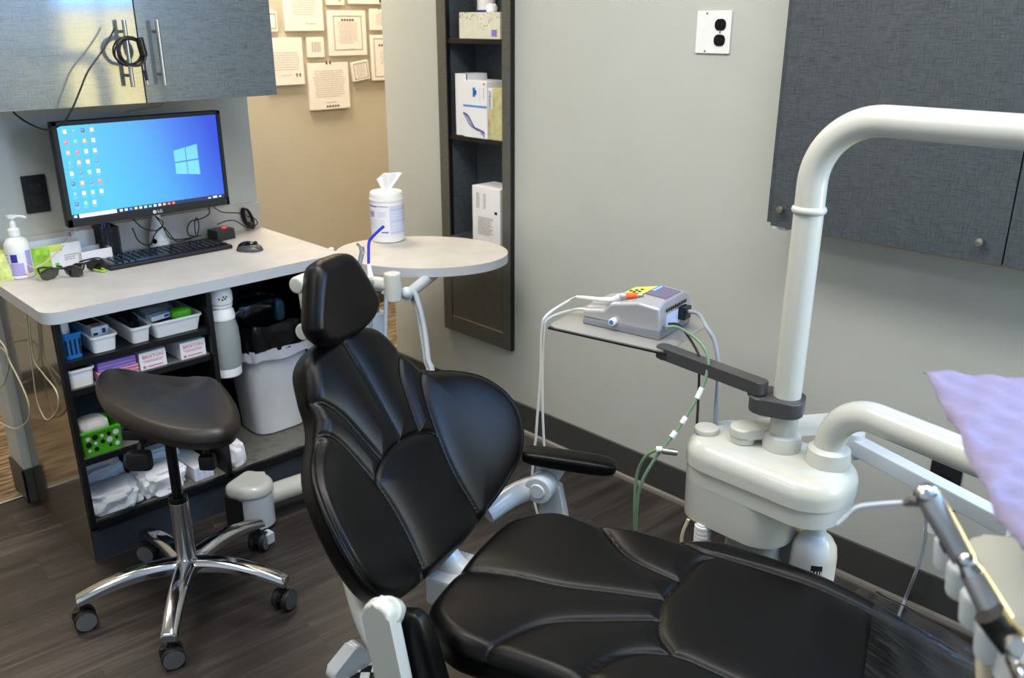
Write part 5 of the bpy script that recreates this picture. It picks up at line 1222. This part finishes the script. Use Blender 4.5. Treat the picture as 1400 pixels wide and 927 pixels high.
# scaler unit
sc_ = thing('ultrasonic_scaler', 'silver and grey ultrasonic scaler unit with a lime green top panel on the tray', 'dental device', MT @ V((wx * .55, wy * .5, .0015)))
def MTp(px, py, z): 
    return at(px, py, 2, TZ + z)
fa_, fb_ = at(796, 443, 2, TZ), at(901, 467, 2, TZ)
sx_ = (fb_ - fa_); sl = sx_.length; MS = fr(V((fa_.x, fa_.y, TZ + .0016)), V((sx_.x, sx_.y, 0)), ey)
sd = min(.165, wy - .02)
def taperbox(mb, M, L0, prof, d0, inset, bev=.004):
    # prof: list of (x, ztop); body with side profile extruded along local y, top narrowed by inset
    b2 = bmesh.new(); n = len(prof); lo_f = []; rows = []
    for yy, ins in ((0, 0), (inset, 1), (d0 - inset, 1), (d0, 0)):
        rows.append([b2.verts.new((x, yy, z if ins else z - .012)) for x, z in prof])
    bt_ = [[b2.verts.new((x, yy, 0)) for x, z in prof] for yy in (0, d0)]
    for j in range(3):
        for i in range(n - 1): b2.faces.new((rows[j][i], rows[j][i + 1], rows[j + 1][i + 1], rows[j + 1][i]))
    for i in range(n - 1):
        b2.faces.new((bt_[0][i], bt_[0][i + 1], rows[0][i + 1], rows[0][i])); b2.faces.new((bt_[1][i], rows[3][i], rows[3][i + 1], bt_[1][i + 1])); b2.faces.new((bt_[0][i], bt_[1][i], bt_[1][i + 1], bt_[0][i + 1]))
    for e_ in (0, n - 1): b2.faces.new([bt_[0][e_]] + [rows[j][e_] for j in range(4)] + [bt_[1][e_]])
    bmesh.ops.recalc_face_normals(b2, faces=b2.faces[:])
    es = [e for e in b2.edges if len(e.link_faces) == 2 and e.calc_face_angle(0) > .3]
    bmesh.ops.bevel(b2, geom=es, offset=bev, segments=3, affect='EDGES', profile=.5)
    return mb.addbm(b2, M)
taperbox(MB(M_SILV2), MS, sl, [(0, .020), (sl, .034)], sd, .006, .004).build('base_shell', sc_)
taperbox(MB(M_SILV), MS @ Matrix.Translation(V((0, .001, .018))), sl, [(0, .028), (sl * .28, .038), (sl * .36, .058), (sl * .7, .074), (sl * .97, .070), (sl, .034)], sd - .002, .03, .006).build('upper_shell', sc_)
zt3 = lambda x: float(np.interp(x / sl, [0, .28, .36, .7, .97], [.046, .056, .076, .092, .088])) + .0012
def top_patch(mat, x0, x1, yy0, yy1, nm, e=.0):
    q = MB(mat); n = 10; vs = []; fs = []
    for i in range(n + 1):
        x = x0 + (x1 - x0) * i / n
        for yy in (yy0, yy1): vs.append((x, yy, zt3(x) + e))
    for i in range(n): fs.append((2 * i, 2 * i + 2, 2 * i + 3, 2 * i + 1))
    o = q.add(vs, fs, MS).build(nm, sc_, flat=True); return o
top_patch(M_GREENL, sl * .36, sl * .66, .045, .125, 'green_panel'); top_patch(M_PURPG, sl * .66, sl * .95, .045, .125, 'violet_panel')
top_patch(M_BLUEL, sl * .70, sl * .73, .075, .12, 'blue_indicator', .001)
q = MB(M_INK)
for i, (fx, fy) in enumerate(((.42, .08), (.48, .085), (.54, .09), (.5, .065), (.56, .068))): q.lathe([(.005, 0), (.005, .0008)], MS @ Matrix.Translation(V((sl * fx, fy, zt3(sl * fx) + .0005))), 12)
q.build('panel_icons', sc_, flat=True)
q = MB(M_WHITE); q.cyl(MS @ V((sl * .42, -.012, .024)), MS @ V((sl * .42, .004, .024)), .009, bev=.002).mat(M_BLUE).cyl(MS @ V((sl * .42, -.0135, .024)), MS @ V((sl * .42, -.011, .024)), .0055); q.build('flow_knob', sc_)
q = MB(M_INK)
for i in range(10): q.box((sl - .0005, .03 + i * .011, .062), (sl + .0012, .034 + i * .011, .07), 0, MS)
q.mat(M_BLUEP).box((sl, .03, .02), (sl + .0012, .1, .055), 0, MS); q.build('rear_vents', sc_)
# handpiece on top
hp_ = thing('scaler_handpiece', 'white scaler handpiece with an orange tip sleeve lying on the scaler', 'handpiece', MS @ V((sl * .3, .01, .06)))
h0, h1, h2, h3 = MS @ V((-.03, .02, .058)), MS @ V((sl * .3, .018, .068)), MS @ V((sl * .52, .022, .085)), MS @ V((sl * .62, .024, .09))
MB(M_WHITE).tube([h0, h1, MS @ V((sl * .45, .02, .082))], lambda q_: .004 + .0055 * q_, 14).build('grip', hp_)
MB(M_SILV).cyl(MS @ V((sl * .45, .02, .082)), h2, .0095, bev=.001).build('ferrule', hp_)
ov = (h3 - h2).normalized(); MB(M_ORG).cyl(h2, h2 + ov * .028, .0085, .007, bev=.001).build('orange_sleeve', hp_); MB(M_STEEL).cyl(h2 + ov * .028, h2 + ov * .042, .004, .0025).build('tip', hp_)
k = MB(M_WCAB); e0 = at(748, 440, 2, TZ)
k.tube([h0, MS @ V((-.06, .03, .04)), e0 + V((0, 0, .018)), e0 + V((-.012, .006, -.02)), e0 + V((-.014, .008, -.15)), e0 + V((-.02, .014, -.3)), e0 + V((-.022, .02, -.5)), e0 + V((.03, -.03, -.74))], .0035, 10)
k.tube([MS @ V((.0, .05, .02)), MS @ V((-.05, .05, .014)), e0 + V((.004, .0, .008)), e0 + V((-.006, .002, -.03)), e0 + V((-.010, .004, -.15)), e0 + V((-.008, .0, -.3)), e0 + V((.0, -.012, -.5)), e0 + V((.01, -.02, -.74))], .0035, 10)
tag(k.build('cable'), 'pair of white cables hanging down from the left end of the tray', 'cable')
# tubes from scaler
R0 = MS @ V((sl + .004, .02, .03))
g = thing('green_tube', 'green water tube with white connectors hanging from the scaler to the unit', 'tube', R0)
MB(M_GTUBE).tube([R0, MS @ V((sl + .04, .02, .035)), P(957, 468, 1.92), P(968, 490, 1.9), P(966, 512, 1.9), P(957, 537, 1.9), P(935, 574, 1.9), P(922, 593, 1.9), P(899, 622, 1.91), P(879, 656, 1.93), P(871, 690, 1.96), P(870, 740, 2.0)], .0036, 10).build('long_tube', g)
MB(M_GTUBE).tube([P(927, 618, 1.9), P(905, 614, 1.9), P(885, 622, 1.92), P(872, 645, 1.95), P(868, 680, 1.97), P(868, 740, 2.0)], .0036, 10).build('short_tube', g)
b = MB(M_WHITE)
for (x, y, x2, y2) in ((960, 530, 953, 545), (938, 570, 932, 579), (924, 590, 918, 598), (897, 614, 905, 614)): b.cyl(P(x, y, 1.9), P(x2, y2, 1.9), .0062, bev=.001)
b.build('connector', g, 'white tube connectors')
MB(M_STEEL).cyl(P(905, 616, 1.9), P(926, 619, 1.9), .0075, bev=.002).build('metal_coupling', g)
k = MB(M_BLKM); k.tube([MS @ V((sl + .002, .04, .032)), MS @ V((sl + .03, .045, .03)), P(953, 480, 1.95), P(956, 500, 1.95), P(955, 540, 1.95), P(952, 600, 1.95), P(952, 640, 1.98)], .003, 8); tag(k.build('cable'), 'thin black cable hanging from the scaler behind the tray arm', 'cable')
k = MB(M_BLKG); k.box((0, .09, .028), (.02, .125, .06), .003, MS @ Matrix.Translation(V((sl, 0, 0)))); k.mat(M_GREY); k.tube([MS @ V((sl + .018, .108, .048)), MS @ V((sl + .045, .11, .046)), P(965, 445, 1.97), P(978, 470, 1.95), P(982, 510, 1.95), P(979, 560, 1.95), P(976, 620, 1.97), P(975, 660, 1.98)], .0052, 10); tag(k.build('power_cord'), 'grey power cord with a black plug at the back of the scaler', 'cord')

# flat link arm + beam
dl_ = thing('support_link', 'flat cream link arm on the dental unit leading to the beam', 'dental arm', V((kp.x, kp.y, uz)))
zl = uz + .026; A = Pz(1017, 588, zl); B = Pz(1143, 578, zl)
d = B - A; Mln = fr((A + B) / 2, d, V((0, 0, 1)).cross(d)); b = MB(M_ENAM); L = d.length
b.prism(rrect(L + .06, .056, .0275, 8), -.011, .011, Mln, .005); b.cyl(A - V((0, 0, .026)), A - V((0, 0, .01)), .026, bev=.003); b.build('link', dl_)
J = B; E = Pz(1385, 722, .60)
b = MB(M_DKMET); b.cyl(B - V((0, 0, .02)), B - V((0, 0, .035)), .012); b.build('joint_pin', dl_)
d = (E - Pz(1165, 606, .61)); A2 = Pz(1165, 606, .61); L = d.length; Mbm = fr((A2 + E) / 2, d, V((0, 0, 1)).cross(d)); b = MB(M_ENAMB)
b.box((-L / 2, -.018, -.018), (L / 2, .018, .018), .004, Mbm); b.cyl(A2 - V((0, 0, .03)), A2 + V((0, 0, .03)), .024, bev=.003); b.build('beam', dl_)
MB(M_CHROME).cyl(Mbm @ V((-L / 2 + .0, .03, 0)), Mbm @ V((-L / 2, -.035, 0)), .007).build('pivot_bolt', dl_)
# second bent tube
tb2 = thing('support_boom', 'cream bent tube rising from the dental unit and leading right under the bib', 'dental arm', (1.573, .689, uz))
cpt = Pz(1131, 632, uz); cpt = V((cpt.x, cpt.y, uz))
MB(M_ENAM).lathe([(.034, -.003), (.044, 0), (.045, .012), (.042, .032), (.036, .037), (.030, .038)], Matrix.Translation(cpt), 36).build('collar', tb2)
e1, e2 = Pz(1215, 563, .752), Pz(1335, 610, .752); dh = (e2 - e1); dh.z = 0; dh.normalize()
zt4 = .752; Rr = .095
path = [cpt + V((0, 0, .02)), V((cpt.x, cpt.y, zt4 - Rr))]
path += [V((cpt.x, cpt.y, zt4 - Rr)) + dh * (Rr - Rr * math.cos(a)) + V((0, 0, Rr * math.sin(a))) for a in np.linspace(0, math.pi / 2, 14)][1:]
last = path[-1]; path += [last + dh * (.08 * i) for i in range(1, 7)]
MB(M_ENAM).tube(path, .030, 28, 1, False).build('arm_tube', tb2)

# ------------------------------------------------------------------ delivery head with instruments, near right
DZ = .93
A, B, Cc = at(1318, 728, 2, DZ), at(1412, 900, 2, DZ), at(1376, 706, 2, DZ)
exx = (B - A); eyy = (Cc - A); Md = fr(A, exx, eyy)
dh_ = thing('instrument_console', 'cream instrument console at the lower right edge of the view', 'dental console', A)
bL = exx.length + .12; bW = .34
MB(M_ENAM).prism(rrect(bL, bW, .02, 5, bL / 2, bW / 2), -.06, 0, Md, .006).build('housing', dh_)
MB(M_ENAM).prism(rrect(bL - .03, bW - .05, .015, 5, bL / 2 + .01, bW / 2 + .03), 0, .004, Md, .0015).build('top_panel', dh_)
MB(M_ENAMB).prism(rrect(bL - .02, .02, .008, 5, bL / 2, -.004), -.05, -.02, Md, .004).build('holder_rail', dh_)
for i in range(4):
    hb = MB(M_ENAMB).cyl(Md @ V((.006 + i * .05, -.012, -.046)), Md @ V((.006 + i * .05, -.012, -.006)), .016, .019, bev=.006).build('instrument_holder', dh_)
    MB(M_BLKM).cyl(Md @ V((.006 + i * .05, -.012, -.006)), Md @ V((.006 + i * .05, -.012, -.004)), .010).build('holder_dark_recess', hb)  # black disc standing in for the shaded recess on top of the holder
dpt = .86
sg = thing('air_water_syringe', 'chrome air and water syringe with a bent nozzle pointing left', 'dental instrument', P(1260, 680, dpt))
MB(M_ENAMB).tube([P(1146, 718, .90), P(1160, 705, .895), P(1173, 694, .89), P(1200, 690, .885), P(1238, 687, .88)], .0026, 10).build('nozzle', sg)
MB(M_CHROME).tube([P(1237, 687, .88), P(1250, 684, .87), P(1262, 680, .865)], lambda q: .004 + .0055 * q, 14).ball(P(1267, 676, .86), .0125, (1, 1, .9)).cyl(P(1262, 668, .86), P(1268, 678, .86), .006, bev=.001).cyl(P(1275, 670, .86), P(1279, 680, .86), .0045, bev=.001).build('head', sg)
MB(M_GUN).tube([P(1270, 680, .86), P(1290, 715, .85), P(1318, 765, .84)], lambda q: .0125 - .002 * abs(q - .3), 18).build('handle', sg)
MB(M_BLKM).tube([P(1300, 735, .852), P(1308, 750, .846)], .0125, 16, 2).build('grip_band', sg)
hs = thing('handpiece', 'black and chrome handpiece lying in the console holder', 'dental instrument', P(1350, 820, .82))
MB(M_CHROME).ball(P(1321, 767, .83), .009).cyl(P(1321, 768, .83), P(1330, 785, .828), .008, .011, bev=.001).build('head', hs)
MB(M_GUN).tube([P(1328, 782, .83), P(1345, 812, .82), P(1366, 850, .81)], lambda q: .011 + .003 * q, 18).build('sleeve', hs)
MB(M_BLKM).tube([P(1352, 838, .80), P(1368, 860, .80), P(1388, 885, .79)], .014, 16).build('grip', hs)
MB(M_STEEL).lathe([(.006, 0), (.010, 0), (.010, .004), (.008, .006), (.006, .006)], fr(P(1387, 882, .772), RT, -DN, -FW), 24).build('end_ring', hs)
h2_ = thing('handpiece', 'chrome handpiece at the bottom right corner below the black one', 'dental instrument', P(1395, 910, .78))
MB(M_CHROME).ball(P(1391, 903, .78), .01).tube([P(1391, 905, .78), P(1402, 925, .77), P(1420, 960, .76)], lambda q: .009 + .003 * q, 16).build('body', h2_)
o = MB(M_CREAMC).tube([P(1346, 830, .88), P(1345, 860, .88), P(1344, 900, .88), P(1346, 960, .88)], .007, 12); tag(o.build('hose'), 'pale hose hanging straight down from the console holder', 'hose')
# tray under the bib and the bib
BZ = 1.06
e = [(1262, 507), (1283, 535), (1300, 566), (1318, 600), (1335, 636), (1352, 670), (1372, 705), (1400, 745)]
L3 = [at(x, y, 2, BZ) for x, y in e]; rdir2 = (at(1400, 517, 2, BZ) - at(1262, 507, 2, BZ)).normalized()
Lp = spline(L3, 6); vs = []; fs = []; nn = 26
for i, p in enumerate(Lp):
    for j in range(nn + 1):
        s = j / nn; q = p + rdir2 * (.30 * s) ; edge = math.exp(-s * 14)
        vs.append(q + V((0, 0, .003 * math.sin(i * .5 + j * .9) * (.4 + edge) + .0018 * math.sin(i * .9 - j * 1.7) + .0014 * math.sin(i * 1.6 + j * .4) - .006 * edge + .004 * math.exp(-(i / 3.) ** 2) * edge)))
for i in range(len(Lp) - 1):
    for j in range(nn): a = i * (nn + 1) + j; fs.append((a, a + 1, a + nn + 2, a + nn + 1))
o = MB(M_BIB).add(vs, fs).build('paper_bib'); tag(o, 'lavender paper bib draped over the tray at the upper right', 'bib'); s_ = o.modifiers.new('th', 'SOLIDIFY'); s_.thickness = .0015; s_.offset = -1
tp = [at(x + 14, y + 6, 2, BZ - .012) for x, y in e[1:]]
poly = [(p.x, p.y) for p in tp] + [((tp[-1] + rdir2 * .28).x, (tp[-1] + rdir2 * .28).y), ((tp[0] + rdir2 * .28).x, (tp[0] + rdir2 * .28).y)]
o = MB(M_ENAM).prism(poly, BZ - .022, BZ - .012, None, .002); tag(o.build('instrument_tray'), 'cream tray under the lavender bib', 'tray')

# wall plug cord
k = thing('power_cord', 'grey cord with a white tag plugged into the low outlet on the right wall', 'cord', (XW, .66, .0))
q0 = at(1268, 700, 0, XW - .03)
MB(M_GREY).tube([V((XW - .012, .64, .36)), V((XW - .035, .65, .34)), at(1266, 725, 0, XW - .035), at(1261, 755, 0, XW - .038), at(1250, 788, 0, XW - .045), at(1238, 818, 2, .022), at(1229, 842, 2, .007), at(1219, 872, 2, .006), at(1212, 905, 2, .006)], .0045, 10).build('cord', k)
MB(M_WHITE).box((-.012, -.002, -.012), (.016, .002, .012), .001, fr(at(1270, 722, 0, XW - .035), (0, -1, 0), (-1, 0, 0))).build('tag', k)
MB(M_BLKM).box((XW - .03, .62, .345), (XW - .0085, .66, .38), .004).build('plug', k)

for kind_, grp_ in (('storage_bin', 'white plastic bins on the desk shelves'), ('supply_box', 'white supply boxes on the second shelf'), ('glove_box', 'cartons of gloves and supplies'),
                    ('paper_stack', 'folded paper bibs on the second shelf'), ('safety_glasses', 'safety glasses on the worktop'), ('wall_outlet', 'electrical outlets on the walls'), ('small_carton', 'small cartons in the white bins'), ('handpiece', 'handpieces in the console holder')):
    for o in list(bpy.data.objects):
        if o.parent is None and o.name.split('.')[0] == kind_: o['group'] = grp_
# ------------------------------------------------------------------ colour management
SC.view_settings.view_transform = 'Standard'; SC.view_settings.look = 'None'; SC.view_settings.gamma = 1; SC.view_settings.exposure = 0
SC.view_settings.use_curve_mapping = False
SC.cycles.use_denoising = True
SC.cycles.max_bounces = 8
SC.cycles.sample_clamp_indirect = 8
